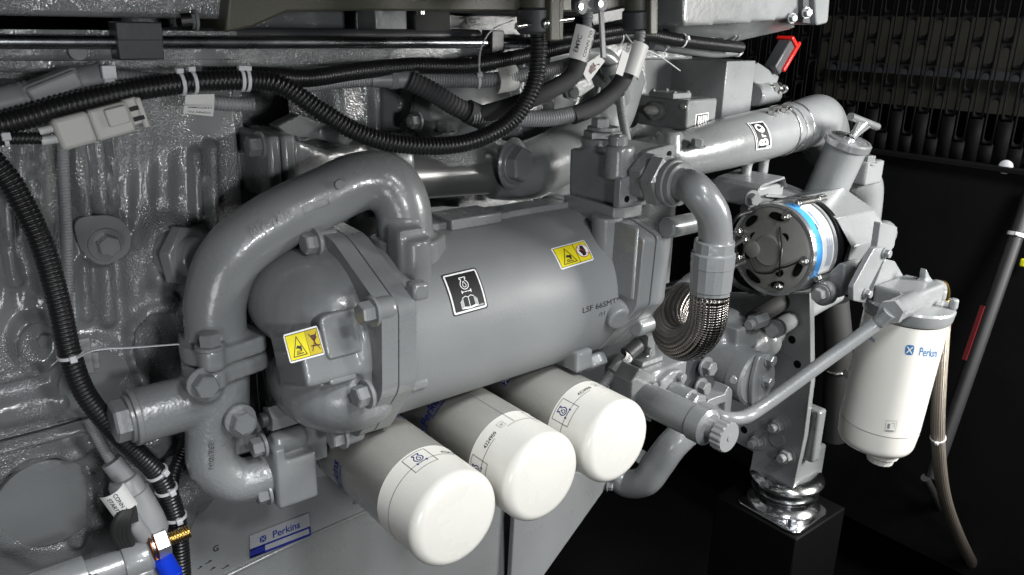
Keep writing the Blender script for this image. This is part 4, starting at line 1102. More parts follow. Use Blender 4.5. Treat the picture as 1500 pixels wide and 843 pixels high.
tie('stub', 8, 205, 'pale cable tie on the short black conduit at the left edge', head=.2)
g = G(); box(g, A(126, 522, -.088), (.012, .006, .042)); box(g, A(130, 530, -.08), (.022, .006, .020)); solo('tie_mount', 'white plastic cable tie mount behind the black conduit on the block', 'clip', g, M['greyplastic'], bev=.002)

# ================================================================== ALTERNATOR
al = thing('alternator', 'round alternator with dark vented end, blue stripe label and small bolts', 'alternator', A(1145, 362, -.2))
ac = A(1131, 366, -.20); AR = .083
axA = (EX * .99 + UP * .0).normalized()
g = G()
lathe(g, ac, axA, [(-.016, 0), (-.016, .026), (-.012, .030), (-.008, .05), (-.004, AR - .012), (0, AR - .004), (.004, AR)], 60); ep_ = part('end_plate', g, M['altend'], al, ang=30)
g = G(); lathe(g, ac, axA, [(.002, AR - .006), (-.003, AR - .004), (-.003, AR + .001), (.006, AR + .0025), (.0065, AR)], 60); part('rim', g, M['plated'], al, ang=30)
g = G(); lathe(g, ac, axA, [(.004, AR - .001), (.004, AR + .0015), (.060, AR + .0015), (.061, AR + .005), (.068, AR + .005), (.069, AR), (.072, AR - .01), (.072, 0)], 64); ab_ = part('body', g, M['paint'], al, ang=30)
g = G(); lathe(g, ac, axA, [(.072, AR - .012), (.080, AR + .003), (.092, AR + .004), (.096, AR - .006), (.13, AR - .01), (.13, .03)], 48); part('fan_shroud', g, M['blacksheet'], al)
a_, b_, _ = frame(axA)
def alp(th, r, t): return ac + axA * t + (UP * math.cos(th) + NY * math.sin(th)) * r
for k, (th, L) in enumerate(((.1, .5), (1.9, .5), (2.75, .45), (3.6, .6), (4.6, .55), (5.5, .5))):
    g = G(); vs = []; n = 10
    for i in range(n + 1):
        t = th - L / 2 + L * i / n; e = .006 * math.sqrt(max(0, 1 - (2 * i / n - 1) ** 2)) + .001
        vs += [alp(t, .064 - e, -.0085), alp(t, .064 + e, -.0072)]
    g.add(vs, [[2 * i, 2 * i + 1, 2 * i + 3, 2 * i + 2] for i in range(n)]); part('vent_shade', g, M['blackvoid'], ep_)  # black strips laid on the face, painted shade of the openings
for th, r in ((.75, .04), (2.5, .043), (5.2, .038), (4.3, .045)):
    g = G(); cyl(g, alp(th, r, -.0085), NX, .0012, .0085, 20); part('vent_hole_shade', g, M['blackvoid'], ep_)  # round openings drawn as black discs, their inner shade painted
for th, r in ((.35, .071), (1.62, .070), (2.72, .066), (4.85, .055), (4.3, .070), (5.0, .073)):
    g = G(); P = alp(th, r, -.006); hexa(g, P, NX, .006, .012); cyl(g, P, NX, .013, .0034, 14); cyl(g, P, NX, .0015, .009, 18); part('terminal_stud', g, M['zinc'], ep_, ang=30)
g = G(); P = alp(4.6, .03, -.013); lathe(g, P, NX, [(0, .016), (.006, .015), (.008, .010), (.008, 0)], 28); part('bearing_cap', g, M['altend'], ep_)
g = G(); tube(g, [alp(1.62, .066, -.014), alp(1.9, .05, -.02), alp(2.3, .038, -.018), alp(2.8, .040, -.018), alp(3.5, .045, -.018), alp(4.2, .038, -.018)], .0018, 10); tube(g, [alp(.35, .05, -.012), alp(1.0, .034, -.018), alp(1.8, .030, -.018), alp(2.5, .05, -.014)], .0016, 10); part('wire', g, M['black'], al)
def albel(t0, t1, c0, c1):
    W = t1 - t0; H = abs(c1 - c0) * AR
    def fn(u, v, h):
        a = c1 + (c0 - c1) * v / H
        return ac + axA * (t0 + u) + (UP * math.cos(a) + NY * math.sin(a)) * (AR + .0016 + h)
    return fn, W, H
fn, W, H = albel(.0045, .060, .12, 2.0); d = Decal(fn)
d.rect(0, 0, W, H, .0004, 0, 0, 4, 24); d.rect(0, 0, .019, H, .0008, 1, 0, 3, 24)
d.text('ALTERNATOR', .0245, H * .72, .0065, .0008, 3, -PI / 2); d.rect(.0165, H * .55, .020, H * .62, .0011, 2, 0, 2, 6)
for k in range(9): d.stroke([(.033 + .0022 * k, H * .12), (.033 + .0022 * k, H * (.35 + .1 * (k % 3)))], .0006, .0008, 3)
for k in range(4): d.stroke([(.024 + .002 * k, H * .55), (.024 + .002 * k, H * .8)], .0007, .0008, 3)
part('type_label', d.g, [M['stickerwhite'], M['bluelabel'], M['ink'], M['blueprint']], ab_)
for th in (.28, 1.98):
    g = G(); P = alp(th, AR + .007, .02); cyl(g, P, EX, .052, .0085, 22); hexa(g, P + EX * .001, NX, .006, .011, .3); cyl(g, P + EX * .05, EX, .02, .006, 16); cyl(g, P + EX * .062, EX, .024, .0085, 20); part('through_bolt', g, M['zinc'], al)
cbl = thing('alternator_cable', 'thin black cables with ring ends looping left of the alternator', 'cable', A(1080, 400, -.2))
for k_c, pts_ in enumerate(([(1086, 352, -.21), (1070, 366, -.22), (1066, 395, -.20), (1084, 420, -.17), (1120, 432, -.14)], [(1090, 384, -.21), (1074, 392, -.22), (1072, 412, -.19), (1100, 428, -.15)], [(1100, 310, -.20), (1080, 318, -.20), (1066, 340, -.18), (1062, 372, -.14)])):
    g = G(); tube(g, [A(*q) for q in pts_], .0042 if k_c < 2 else .003, 12); part('cable', g, M['black'], cbl)
# belt guard
bg_ = thing('belt_guard', 'folded grey sheet belt guard wrapping the front of the alternator', 'guard', A(1260, 340, -.2))
Xg = alp(0, 0, .085).x
prof = [AX(x, y, Xg) for x, y in ((1125, 292), (1180, 287), (1226, 321), (1249, 362), (1238, 398))]
g = G()
cg = V((Xg, -.16, ac.z))
offs = EX * .13
for i in range(len(prof) - 1):
    p, q = prof[i], prof[i + 1]
    inn = (cg - (p + q) / 2); inn.x = 0; inn = inn.normalized() * .003
    prism(g, [p, q, q + offs, p + offs], inn)
part('folded_cover', g, M['paint'], bg_, .0012, ang=20)
g = G(); prism(g, [p + offs for p in prof] + [V((Xg, -.06, ac.z - .08)) + offs, V((Xg, -.06, ac.z + .08)) + offs], EX * .003); part('front_sheet', g, M['paint'], bg_, .001)
# adjuster arm
aj = thing('adjuster_bracket', 'grey alternator support bracket with pivot bolt below the alternator', 'bracket', A(1215, 430, -.22))
Xb = alp(0, 0, .05).x
g = G(); prism(g, roundpoly([AX(x, y, Xb) for x, y in ((1230, 385), (1238, 388), (1232, 436), (1205, 440), (1192, 428), (1202, 412))], .006), EX * .05); part('arm', g, M['paint'], aj, .003)
g = G(); P = AX(1212, 428, Xb); cyl(g, P, NX, .02, .022, 28); part('pivot_boss', g, M['paint'], aj); bolt(aj, P + NX * .02, NX, .022)
# brackets behind
ub = thing('channel_bracket', 'dark grey bent sheet channel bracket above the alternator', 'bracket', A(1110, 290, -.12))
g = G(); pxbox(g, (1112, 275), (1150, 266), (1108, 302), (1042, 240), -.14); part('channel', g, M['paint'], ub, .004)
g = G(); c = [A(x, y, -.15) for x, y in ((1105, 305), (1112, 280), (1118, 274), (1150, 262), (1153, 275))]
for i in range(4): p, q = c[i], c[i + 1]; prism(g, [p, q, q + UP * .004 + NX * .003, p + UP * .004 + NX * .003], EY * .10)
part('lip', g, M['paint'], ub, .0008)
g = G(); prism(g, [A(1122, 286, -.15), A(1175, 290, -.15), A(1190, 280, -.10), A(1140, 276, -.10)], -UP * .004); part('shelf', g, M['paint'], ub, .001)
bolt(ub, A(1101, 291, -.16), NY + NX * .4, .020)
g = G(); cyl(g, A(1090, 308, -.15), EX, .04, .010, 20); part('spacer', g, M['darkpaint'], ub)
# oil filler with tee handle
fl = thing('oil_filler', 'slanting grey oil filler neck topped by a shiny cap with tee handle', 'oil filler', A(1200, 280, -.17))
q0, q1 = A(1203, 296, -.150), A(1241, 212, -.185); fx = (q1 - q0).normalized(); LL = (q1 - q0).length
FRr = S(30, q1)
g = G(); cyl(g, q0, fx, LL, FRr, 40, .002); part('neck', g, M['paint'], fl)
g = G(); lathe(g, q1 - fx * .004, fx, [(0, FRr * .9), (0, FRr * 1.06), (.002, FRr * 1.12), (.013, FRr * 1.12), (.016, FRr * 1.04), (.0165, FRr * .95), (.0145, FRr * .9), (.0145, FRr * .3), (.019, FRr * .25), (.019, 0)], 48); cap = part('cap', g, M['plated'], fl, ang=30)
hA, hB = A(1246, 171, -.195), A(1285, 186, -.195); tp = (hA + hB) / 2
g = G(); tube(g, [hA, hB], S(5.6, tp), 14, 4); lathe(g, q1 + fx * .012, (tp - q1 - fx * .012), [(0, .012), (.008, .008), (.018, .007), ((tp - q1).length - .012, .010)], 20)
prism(g, [hA.lerp(hB, .25), hA.lerp(hB, .75), q1 + fx * .012 + (hB - hA).normalized() * .006, q1 + fx * .012 - (hB - hA).normalized() * .006], NY * .006)
part('tee_handle', g, M['plated'], cap)
# front cover casting behind
fc = thing('front_casting', 'pale grey front cover casting with bolted lug right of the filler neck', 'casting', A(1260, 280, -.1))
g = G(); tube(g, [A(1245, 252, -.12), A(1262, 275, -.11), A(1262, 330, -.10), A(1262, 380, -.1)], [.045, .045, .04, .04], 26); box(g, A(1268, 252, -.16), (.07, .04, .05)); cyl(g, A(1282, 345, -.12), EX, .05, .03, 24)
part('casting', castg(g, .004, 4), M['paint'], fc); bolt(fc, A(1272, 240, -.17), UP, .022)

# ================================================================== FUEL PUMP / VALVE CLUSTER
pu = thing('oil_valve', 'grey valve block with long round barrel and knurled knob pointing out', 'valve', A(960, 600, -.2))
Yp = -.235
g = G(); 
prism(g, [A(x, y, Yp) for x, y in ((925, 560), (938, 540), (960, 552), (955, 620), (925, 605))], EY * .05)
prism(g, [A(x, y, Yp - .01) for x, y in ((968, 575), (968, 560), (985, 545), (1000, 542), (1001, 570), (990, 600), (972, 592))], EY * .07)
box(g, A(945, 545, Yp + .05), (.10, .09, .05)); box(g, A(965, 525, Yp + .06), (.05, .05, .03))
part('body', castg(g, .0026, 2), M['paint'], pu, ang=60)
g = G(); v0 = A(950, 585, Yp - .005); v1 = A(1033, 634, Yp - .105); vx = (v1 - v0); vL = vx.length; vx = NY.copy()
v1 = v0 + NY * .115
lathe(g, v0 + EY * .03, NY, [(0, 0), (0, .0255), (.12, .0255), (.123, .028), (.146, .028), (.150, .022), (.150, 0)], 40); part('barrel', g, M['paint'], pu, ang=30)
g = G(); cyl(g, v0 + NY * .118, NY, .02, .014, 24); part('stem', g, M['paint'], pu)
g = G(); kp = v0 + NY * .136; n = 64; vs = []
for t, rr in ((0, 1), (.003, 1.0), (.016, 1.0), (.018, .93)):
    for k in range(n): th = 2 * PI * k / n; r_ = .0235 * rr * (1 - (.07 if k % 4 < 2 and t < .017 else 0)); vs.append(kp + NY * t + (EX * math.cos(th) + UP * math.sin(th)) * r_)
fs = [[i * n + k, i * n + (k + 1) % n, (i + 1) * n + (k + 1) % n, (i + 1) * n + k] for i in range(3) for k in range(n)] + [list(range(n))[::-1], [3 * n + k for k in range(n)]]
g.add(vs, fs); cyl(g, kp + NY * .018, NY, .0012, .005, 16); part('knurled_knob', g, M['greyplastic'], pu, ang=25)
g = G(); pk = A(1040, 622, Yp - .09); prism(g, [pk + V((-.01, 0, .012)), pk + V((.03, 0, .004)), pk + V((.035, 0, -.002)), pk + V((-.01, 0, -.004))], NY * .03); part('pointer', g, M['paint'], pu, .001)
for q in ((956, 566, Yp - .004), (998, 553, Yp - .014), (952, 515, Yp + .03)):
    g = G(); P = A(*q); cyl(g, P + EY * .004, NY, .010, .0075, 20); cyl(g, P + NY * .006, NY, .0006, .004, 6); part('cap_screw', g, M['paint'], pu)
g = G(); tube(g, [A(942, 467, -.17), A(944, 480, -.18), A(940, 498, -.185)], .010, 18); box(g, A(947, 507, -.19), (.02, .02, .045)); box(g, A(946, 526, -.195), (.05, .03, .010)); part('feed_fitting', castg(g, .002, 2), M['paint'], pu)
# sensor lead
sl = thing('sensor_plug', 'dark sensor plug and grey lead ending behind the rear white filter', 'sensor', A(915, 520, -.19))
g = G(); tube(g, [A(935, 505, -.19), A(918, 520, -.19)], .013, 20, 4); part('plug', g, M['darkpaint'], sl)
g = G(); tube(g, [A(914, 524, -.19), A(897, 545, -.19)], .0098, 20, 4); part('shell', g, M['greyplastic'], sl)
g = G(); ridged(g, [A(897, 545, -.19), A(886, 560, -.185), A(876, 574, -.18)], .0085, .0036, .15); part('lead', g, M['greyconduit'], sl, ang=80)
# pipe fitting + pipe
fp_ = thing('fuel_pipe', 'bent pale grey steel pipe running from the valve nut to the fuel filter', 'pipe', A(1100, 605, -.3))
g = G(); n0 = A(1000, 585, Yp - .03); cyl(g, A(985, 573, Yp - .01), NY, .04, .0165, 28); hexa(g, n0 + NY * .012, NY, .022, .036, .2); part('nut', g, M['paint'], fp_, ang=30)
pe = A(1303, 458, -.455)
g = G(); tube(g, [n0 + NY * .02, n0 + NY * .045, A(1060, 612, Yp - .105), A(1088, 612, Yp - .118), A(1120, 594, -.362), A(1205, 532, -.40), A(1275, 481, -.435), A(1290, 470, -.445), pe], .0108, 22, 10); part('tube', g, M['paint'], fp_)
# gear pump casting
gp = thing('gear_pump', 'pale grey cast pump with round bolted end flange below the steel hose', 'pump', A(1080, 540, -.15))
g = G()
tube(g, [A(1050, 530, -.12), A(1098, 552, -.20)], .048, 28, 4)
ellip(g, A(1055, 500, -.10), (.07, .06, .07)); cyl(g, A(1085, 515, -.13), EX + UP * .25, .11, .034, 30); box(g, A(1080, 490, -.14), (.07, .05, .05)); ellip(g, A(1120, 500, -.14), (.034, .034, .034))
box(g, A(1045, 560, -.10), (.09, .03, .11)); cyl(g, A(1022, 575, -.13), NY, .02, .02)
part('body', castg(g, .0036, 3), M['paint'], gp, ang=60)
g = G(); c0 = A(1103, 554, -.205); cyl(g, c0 + EY * .03, NY, .038, .052, 44); part('flange', g, M['paint'], gp)
pl = roundpoly([c0 + NY * .009 + V(p) for p in ((-.018, 0, .058), (.022, 0, .052), (.048, 0, .0), (.022, 0, -.055), (-.018, 0, -.055), (-.03, 0, 0))], .02, 5)
g = G(); prism(g, pl, NY * .010); part('end_plate', g, M['paint'], gp, .002)
for dx, dz in ((.012, .042), (.014, -.002), (.008, -.044)): bolt(gp, c0 + V((dx, -.019, dz)), NY, .018 if dz else .020, h=.022 if not dz else None)
g = G(); cyl(g, A(1073, 555, -.245) , NX + NY, .008, .007, 18); part('plug', g, M['paint'], gp)
g = G(); prism(g, [A(x, y, -.17) for x, y in ((985, 540), (1010, 525), (1038, 530), (1052, 570), (1040, 605), (1010, 600))], EY * .02); part('dark_flange', g, M['darkpaint'], gp, .003)
bolt(gp, A(1033, 537, -.18), NY, .024); bolt(gp, A(1026, 566, -.18), NY, .022)
g = G()
for q in (((1045, 590), (1068, 575), (1072, 596), (1050, 612)),): prism(g, [A(x, y, -.19) for x, y in q], EY * .012)
prism(g, [A(x, y, -.20) for x, y in ((1030, 598), (1040, 585), (1062, 578), (1068, 566), (1074, 572), (1070, 612), (1060, 616), (1062, 590), (1050, 594), (1048, 604))], EY * .04); part('cast_bracket', g, M['paint'], gp, .002)
g = G(); hexa(g, A(1102, 473, -.17), EX, .04, .026); cyl(g, A(1096, 477, -.17), EX, .012, .010, 20); part('union', g, M['paint'], gp, ang=30)
tr = thing('tie_rod', 'dark tube and clamp with bolt heads crossing behind the pump', 'rod', A(1150, 460, -.15))
g = G(); tube(g, [A(1104, 468, -.15), A(1165, 430, -.13), A(1190, 418, -.12)], .018, 20); part('dark_hose', g, M['rubber'], tr)
g = G(); tube(g, [A(1140, 480, -.17), A(1195, 448, -.15), A(1225, 432, -.14)], .018, 20); part('spacer_tube', g, M['paint'], tr)
bolt(tr, A(1134, 482, -.18), NX + NY * .3, .024)

# lower pale pipe
lp = thing('return_pipe', 'shiny pale grey S bent pipe below the valve in the dark gap', 'pipe', A(960, 700, -.1))
g = G(); tube(g, [A(895, 690, -.02), A(918, 708, -.05), A(945, 704, -.09), A(964, 680, -.11), A(985, 652, -.13), A(1010, 628, -.14)], [.026, .028, .030, .030, .029, .029], 36, 12); part('tube', g, M['paint'], lp)
g = G(); prism(g, [A(935, 678, -.08), A(947, 662, -.08), A(948, 672, -.08), A(940, 684, -.08)], EY * .01); part('tab', g, M['paint'], lp)

# ================================================================== ENGINE MOUNT
mb = thing('engine_mount_bracket', 'tall dark grey steel mount plate with bright front edge and nuts', 'bracket', A(1150, 720, -.2))
XM = .905
edge = [AX(x, y, XM) for x, y in ((1186, 430), (1187, 480), (1188, 560), (1178, 640), (1160, 724))]
inner_ = [AX(x, y, XM) for x, y in ((1098, 690), (1103, 662), (1062, 640), (1040, 610), (1040, 560), (1060, 430))]
g = G(); prism(g, edge + inner_, EX * .016); part('plate', g, M['paint'], mb, .0015)
for q in ((1141, 623), (1111, 646), (1154, 667)):
    g = G(); P = AX(*q, XM); cyl(g, P, NX, .003, .020, 26); hexa(g, P + NX * .003, NX, .014, .026, .4); cyl(g, P, NX, .03, .009, 18); part('nut', g, M['paint'], mb, ang=30)
for q in ((1160, 498), (1168, 534), (1090, 630)):
    g = G(); cyl(g, AX(*q, XM) + NX * -.001, NX, .0016, .0085, 20); part('hole_shade', g, M['blackvoid'], mb)  # plate is not pierced, black discs paint the shade inside
g = G(); cyl(g, AX(1138, 643, XM), NX, .0025, .019, 28); part('plug', g, M['paint'], mb)
yb = edge[3].y
g = G(); box(g, V((XM + .035, yb + .02, edge[3].z - .005)), (.03, .07, .12)); part('back_pad', g, M['paint'], mb, .006)
g = G(); box(g, V((XM + .07, edge[4].y + .03, edge[4].z + .035)), (.105, .055, .085)); part('foot', g, M['paint'], mb, .006)
vm = thing('vibration_mount', 'shiny domed metal anti vibration mount on a black pedestal', 'mount', AX(1150, 740, XM) + V((.06, .06, -.08)))
Yc = -.27
g = G(); pc_, PW, PH, PD = pxbox(g, (1167, 791), (1242, 726), (1167, 900), (1050, 712), Yc)
solo('pedestal', 'black square steel pedestal carrying the shiny mount', 'pedestal', g, M['pedblack'], bev=.004)
bz = pc_.z + .001
bc_ = V((pc_.x + .085, Yc + .085, bz))
g = G(); prism(g, roundpoly([bc_ + V(q) for q in ((-.080, -.080, 0), (.06, -.075, 0), (.08, .06, 0), (-.075, .08, 0))], .025), UP * .006); part('base_plate', g, M['chrome'], vm, .002)
k_ = .080
mc = bc_ + V((.012, .012, .075))
g = G(); lathe(g, bc_ + V((.012, .012, .006)), UP, [(0, k_ * .98), (.004, k_ * .95), (.012, k_ * .80), (.020, k_ * .78), (.024, k_ * .84), (.028, k_ * .9), (.034, k_ * .9), (.037, k_ * .82), (.038, 0)], 56); part('lower_cup', g, M['chrome'], vm)
g = G(); lathe(g, bc_ + V((.012, .012, .042)), UP, [(0, k_ * .7), (.010, k_ * .68), (.02, k_ * .7)], 40); part('rubber', g, M['rubber'], vm)
g = G(); lathe(g, bc_ + V((.012, .012, .056)), UP, [(0, 0), (0, k_ * .84), (.004, k_ * .96), (.012, k_ * 1.0), (.020, k_ * .94), (.026, k_ * .8), (.029, k_ * .6), (.029, 0)], 56); part('upper_dome', g, M['chrome'], vm)
g = G(); boltg(g, bc_ + V((-.052, -.052, .006)), UP, .016); part('bolt', g, M['steel'], vm, ang=30)

# ================================================================== FUEL FILTER
ff = thing('fuel_filter', 'white fuel filter canister hanging upright from a grey head at far right', 'fuel filter', A(1325, 470, -.4))
ft = A(1327, 462, -.4); fbm = A(1280, 650, -.388); FX = (fbm - ft).normalized(); FL = (fbm - ft).length
fr_ = S(56, (ft + fbm) / 2)
g = G(); prof = [(.0, 0), (0, fr_), (FL - .055, fr_), (FL - .045, fr_ * .995), (FL - .02, fr_ * .96)]
for i in range(1, 7): a = PI / 2 * i / 6; prof.append((FL - .02 + .02 * math.sin(a), fr_ * .96 - .018 + .018 * math.cos(a)))
prof.append((FL + .001, 0)); lathe(g, ft, FX, prof, 64); can = part('canister', g, M['white'], ff, ang=40)
fa_, fb_, _ = frame(FX, NY)
g = G(); lathe(g, ft + FX * FL + V((-.006, -.02, 0)), FX, [(-.01, fr_ * .45), (.010, fr_ * .43), (.014, fr_ * .36), (.024, fr_ * .33), (.026, 0)], 16); part('drain_plug', g, M['white'], ff, ang=20)
def ffn(px, W, H): return cylfn(px, ft, FX, fr_, W, H)
d = Decal(ffn([(1341, 505), (1374, 508), (1370, 528), (1337, 524)], .048, .016))
d.text('Perkins', .030, .0085, .0145, .0005, 0, bold=.006)
d2 = Decal(ffn([(1327, 505), (1340, 506), (1337, 521), (1325, 519)], .014, .014)); d2.rect(0, 0, .014, .014, .0005, 0, .004); d2.stroke([(.003, .003), (.011, .011)], .0016, .0009, 1); d2.stroke([(.003, .011), (.011, .003)], .0016, .0009, 1)
d3 = Decal(ffn([(1272, 487), (1286, 497), (1283, 505), (1270, 496)], .03, .012)); d3.text('kins', .015, .006, .013, .0005, 0, bold=.006)
d4 = Decal(ffn([(1298, 616), (1314, 617), (1311, 633), (1296, 632)], .022, .022)); d4.stroke([(0, 0), (.022, 0), (.022, .022), (0, .022)], .0006, .0005, 2, True); d4.rect(.004, .006, .009, .016, .0005, 2); d4.stroke([(.012, .017), (.018, .017), (.018, .009)], .0007, .0005, 2); d4.stroke([(.002, .002), (.018, .002)], .002, .0005, 2)
d5 = Decal(lambda u, v, h: ft + FX * (FL * .80 + v) + (fa_ * math.cos(u) + fb_ * math.sin(u)) * (fr_ + h)); d5.stroke([(-2.4, 0), (2.4, 0)], .0010, .0004, 2, step=.08)
for q, n_ in ((d, 'logo_text'), (d2, 'logo_mark'), (d3, 'logo_text'), (d4, 'symbol'), (d5, 'seam_line')): part(n_, q.g, [M['blueprint'], M['white'], M['inkgrey']], can)
hd = thing('filter_head', 'pale grey cast filter head with ribs and wing bracket above the fuel filter', 'filter head', ft)
g = G(); lathe(g, ft - FX * .003, -FX, [(0, 0), (0, fr_ * 1.03), (.006, fr_ * 1.06), (.020, fr_ * 1.08), (.024, fr_ * 1.05), (.026, 0)], 56); part('collar', g, M['paint'], hd, ang=30)
g = G(); tb = ft - FX * .03
box(g, tb - FX * .012 + V((-.01, .0, 0)), (.11, .07, .035)); 
P1, P2 = A(1313, 455, -.43), A(1385, 425, -.40)
tube(g, [A(1305, 458, -.44), A(1345, 438, -.42), A(1372, 424, -.40)], .019, 26, 6)
prism(g, [tb + V((.03, -.01, 0)), tb + V((.085, -.01, .0)), tb + V((.02, -.01, .055))], EY * .012)
for dx, dy in ((.065, -.025), (.03, -.06)): cyl(g, tb + V((dx, dy, -.008)), UP, .020, .008, 16)
part('casting', castg(g, .0032, 2), M['paint'], hd, ang=60)
g = G(); hexa(g, pe + (ft - pe) * .02, (A(1345, 438, -.42) - A(1305, 458, -.44)), .018, .034, .2); part('union_nut', g, M['paint'], hd, ang=30)
g = G(); prism(g, roundpoly([A(x, y, -.36) for x, y in ((1290, 326), (1315, 333), (1310, 362), (1283, 395), (1268, 400), (1262, 395), (1285, 362))], .004), EY * .012)
part('back_plate', g, M['paint'], hd, .002)
g = G(); prism(g, roundpoly([A(x, y, -.372) for x, y in ((1281, 364), (1297, 362), (1299, 372), (1272, 425), (1268, 445), (1250, 441), (1250, 421))], .004), EY * .010); part('flange_plate', g, M['paint'], hd, .002)
g = G(); prism(g, roundpoly([A(x, y, -.366) for x, y in ((1297, 380), (1311, 383), (1333, 421), (1310, 434), (1274, 436))], .004), EY * .018); part('gusset', g, M['paint'], hd, .002)
bolt(hd, A(1296, 371, -.373), NY, .013); bolt(hd, A(1268, 430, -.373), NY, .013)
g = G(); tube(g, [A(1368, 426, -.40), A(1378, 418, -.40), A(1383, 425, -.40), A(1383, 450, -.40)], .0095, 18, 8); part('brass_elbow', g, M['brass'], hd)
hose('tan', 'fuel_hose', 'tan braided fuel hose dropping beside the fuel filter to the lower right corner', [(1383, 440, -.40), (1381, 480, -.40), (1376, 560, -.40), (1374, 640, -.40), (1382, 720, -.40), (1402, 780, -.40), (1430, 835, -.40), (1460, 880, -.40)], 18, .004, 'braidtan', smooth=True)
tie('tan', 1374, 641, 'white cable tie round the tan fuel hose at the lower right', head=-.2)

# ================================================================== ENCLOSURE
XE = 1.50
lv = thing('louvre_panel', 'black perforated enclosure end panel with rows of upright slots', 'panel', V((XE, 0, .2)))
g = G(); py_, pz_ = .031, .112; y0 = -.70; ncol = 41; zt = .62
def ringcell(g, y, z, w, h, hw, hh):
    n = 6; inn = []
    for i in range(n + 1): t = PI * i / n; inn.append((y + hw * math.cos(t), z + hh - hw + hw * math.sin(t)))
    for i in range(n + 1): t = PI + PI * i / n; inn.append((y + hw * math.cos(t), z - hh + hw + hw * math.sin(t)))
    out = []
    for (a, b) in inn:
        da, db = a - y, b - z; s = min((w / 2) / max(abs(da), 1e-9), (h / 2) / max(abs(db), 1e-9)); out.append((y + da * s, z + db * s))
    # corners
    N = len(inn); vs = [V((XE, p[0], p[1])) for p in inn] + [V((XE, p[0], p[1])) for p in out]
    fs = []
    for i in range(N):
        j = (i + 1) % N
        fs.append([i, j, N + j, N + i])
    g.add(vs, fs)
    for sy in (-1, 1):
        for sz in (-1, 1):
            c = V((XE, y + sy * w / 2, z + sz * h / 2))
            qs = [p for p in vs[N:] if (p.y - y) * sy > 0 and (p.z - z) * sz > 0]
            side = [p for p in qs if abs(abs(p.y - y) - w / 2) < 1e-6]; top = [p for p in qs if abs(abs(p.z - z) - h / 2) < 1e-6]
            if side and top:
                s_ = max(side, key=lambda p: (p.z - z) * sz); t_ = max(top, key=lambda p: (p.y - y) * sy)
                if (s_ - t_).length > 1e-6: g.add([s_, c, t_], [[0, 1, 2]])
for i in range(ncol):
    y = y0 + py_ * i; off = (pz_ / 2 if i % 2 else 0)
    for j in range(4):
        ringcell(g, y, zt - off - pz_ * j - .06, py_, pz_, .0085, .046)
    if off: g.add([V((XE, y + a * py_ / 2, b)) for a, b in ((-1, zt), (1, zt), (1, zt - off), (-1, zt - off))], [[0, 1, 2, 3]])
    zb = zt - off - pz_ * 4
    g.add([V((XE, y + a * py_ / 2, b)) for a, b in ((-1, zb), (1, zb), (1, .07), (-1, .07))], [[0, 1, 2, 3]])
o = part('perforated_sheet', g, M['blacksheet'], lv); sd = o.modifiers.new('s', 'SOLIDIFY'); sd.thickness = .0012
g = G(); box(g, V((XE + .006, -.1, -.45)), (.006, 1.3, 1.03)); part('lower_sheet', g, M['blacksheet'], lv)
g = G(); box(g, V((XE - .01, -.1, .066)), (.03, 1.3, .012)); part('fold', g, M['blacksheet'], lv, .002)
g = G(); ellip(g, AX(1473, 245, XE - .004), (.008, .016, .016), n=20, k=10); part('round_plug', g, M['tie'], lv)
g = G(); ellip(g, AX(1283, 280, XE - .004), (.008, .018, .018), n=20, k=10); part('rivet', g, M['darkpaint'], lv)
rd = thing('radiator', 'dim brownish radiator face glimpsed through the slots', 'radiator', V((XE + .25, 0, 0)))
g = G(); box(g, V((XE + .16, -.2, .28)), (.03, 1.0, .22)); part('core', g, M['radiator'], rd)
g = G(); box(g, V((XE + .12, -.1, .26)), (.03, .7, .02)); part('pipework', g, M['darkpaint'], rd)
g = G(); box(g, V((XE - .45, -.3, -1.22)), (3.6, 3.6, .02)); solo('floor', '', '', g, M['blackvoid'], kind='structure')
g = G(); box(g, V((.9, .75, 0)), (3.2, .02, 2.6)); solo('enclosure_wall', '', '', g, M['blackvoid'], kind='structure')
g = G(); box(g, V((XE + .28, -.86, 0)), (.50, .02, 2.4)); solo('shade_wall', '', '', g, M['blackvoid'], kind='structure')  # unseen wall added to keep the key light off the radiator
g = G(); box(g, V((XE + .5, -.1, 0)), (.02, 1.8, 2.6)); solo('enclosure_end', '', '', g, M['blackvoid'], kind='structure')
fr = thing('door_post', 'dark slanting round post at the right edge with a red reflector strip', 'post', A(1420, 520, -.42))
XP = 1.2
q0, q1 = A(1515, 270, -.36), A(1365, 700, -.36)
g = G(); tube(g, [q0, q1], S(10, q1), 22, 6); part('tube', g, M['post'], fr)
w_ = (q1 - q0).normalized()
g = G(); box(g, A(1426, 488, -.37), ((A(1438, 445, -.37) - A(1412, 525, -.37)).length, .008, .006), w_, EY, w_.cross(EY)); part('red_strip', g, M['deepred'], fr)
g = G(); tube(g, [A(1355, 700, -.30), A(1400, 780, -.30), A(1475, 870, -.30)], .010, 14); solo('dark_hose', 'thin dark hose behind the tan fuel hose at lower right corner', 'hose', g, M['rubber'])
HO['post'] = ([q0.lerp(q1, i / 60) for i in range(61)], S(11, q1)); tie('post', 1478, 338, 'white cable tie round the slanting post at the right edge', head=0, w=.008)
g = G(); box(g, A(1499, 385, -.37), (.012, .012, .018)); solo('yellow_clip', 'yellow green clip at the right edge beside the post tie', 'clip', g, M['yellowgreen'], bev=.003)
hp_ = thing('hinge_plate', 'black drilled plate with two shiny bolts and brown wires at right', 'plate', A(1465, 500, -.2))
g = G(); prism(g, [A(x, y, -.20) for x, y in ((1445, 470), (1490, 478), (1460, 572), (1425, 560))], EY * .02); part('plate', g, M['darkpaint'], hp_, .002)
for q in ((1473, 485), (1465, 510)): bolt(hp_, A(*q, -.205), NY, .016, mt=M['zinc'])
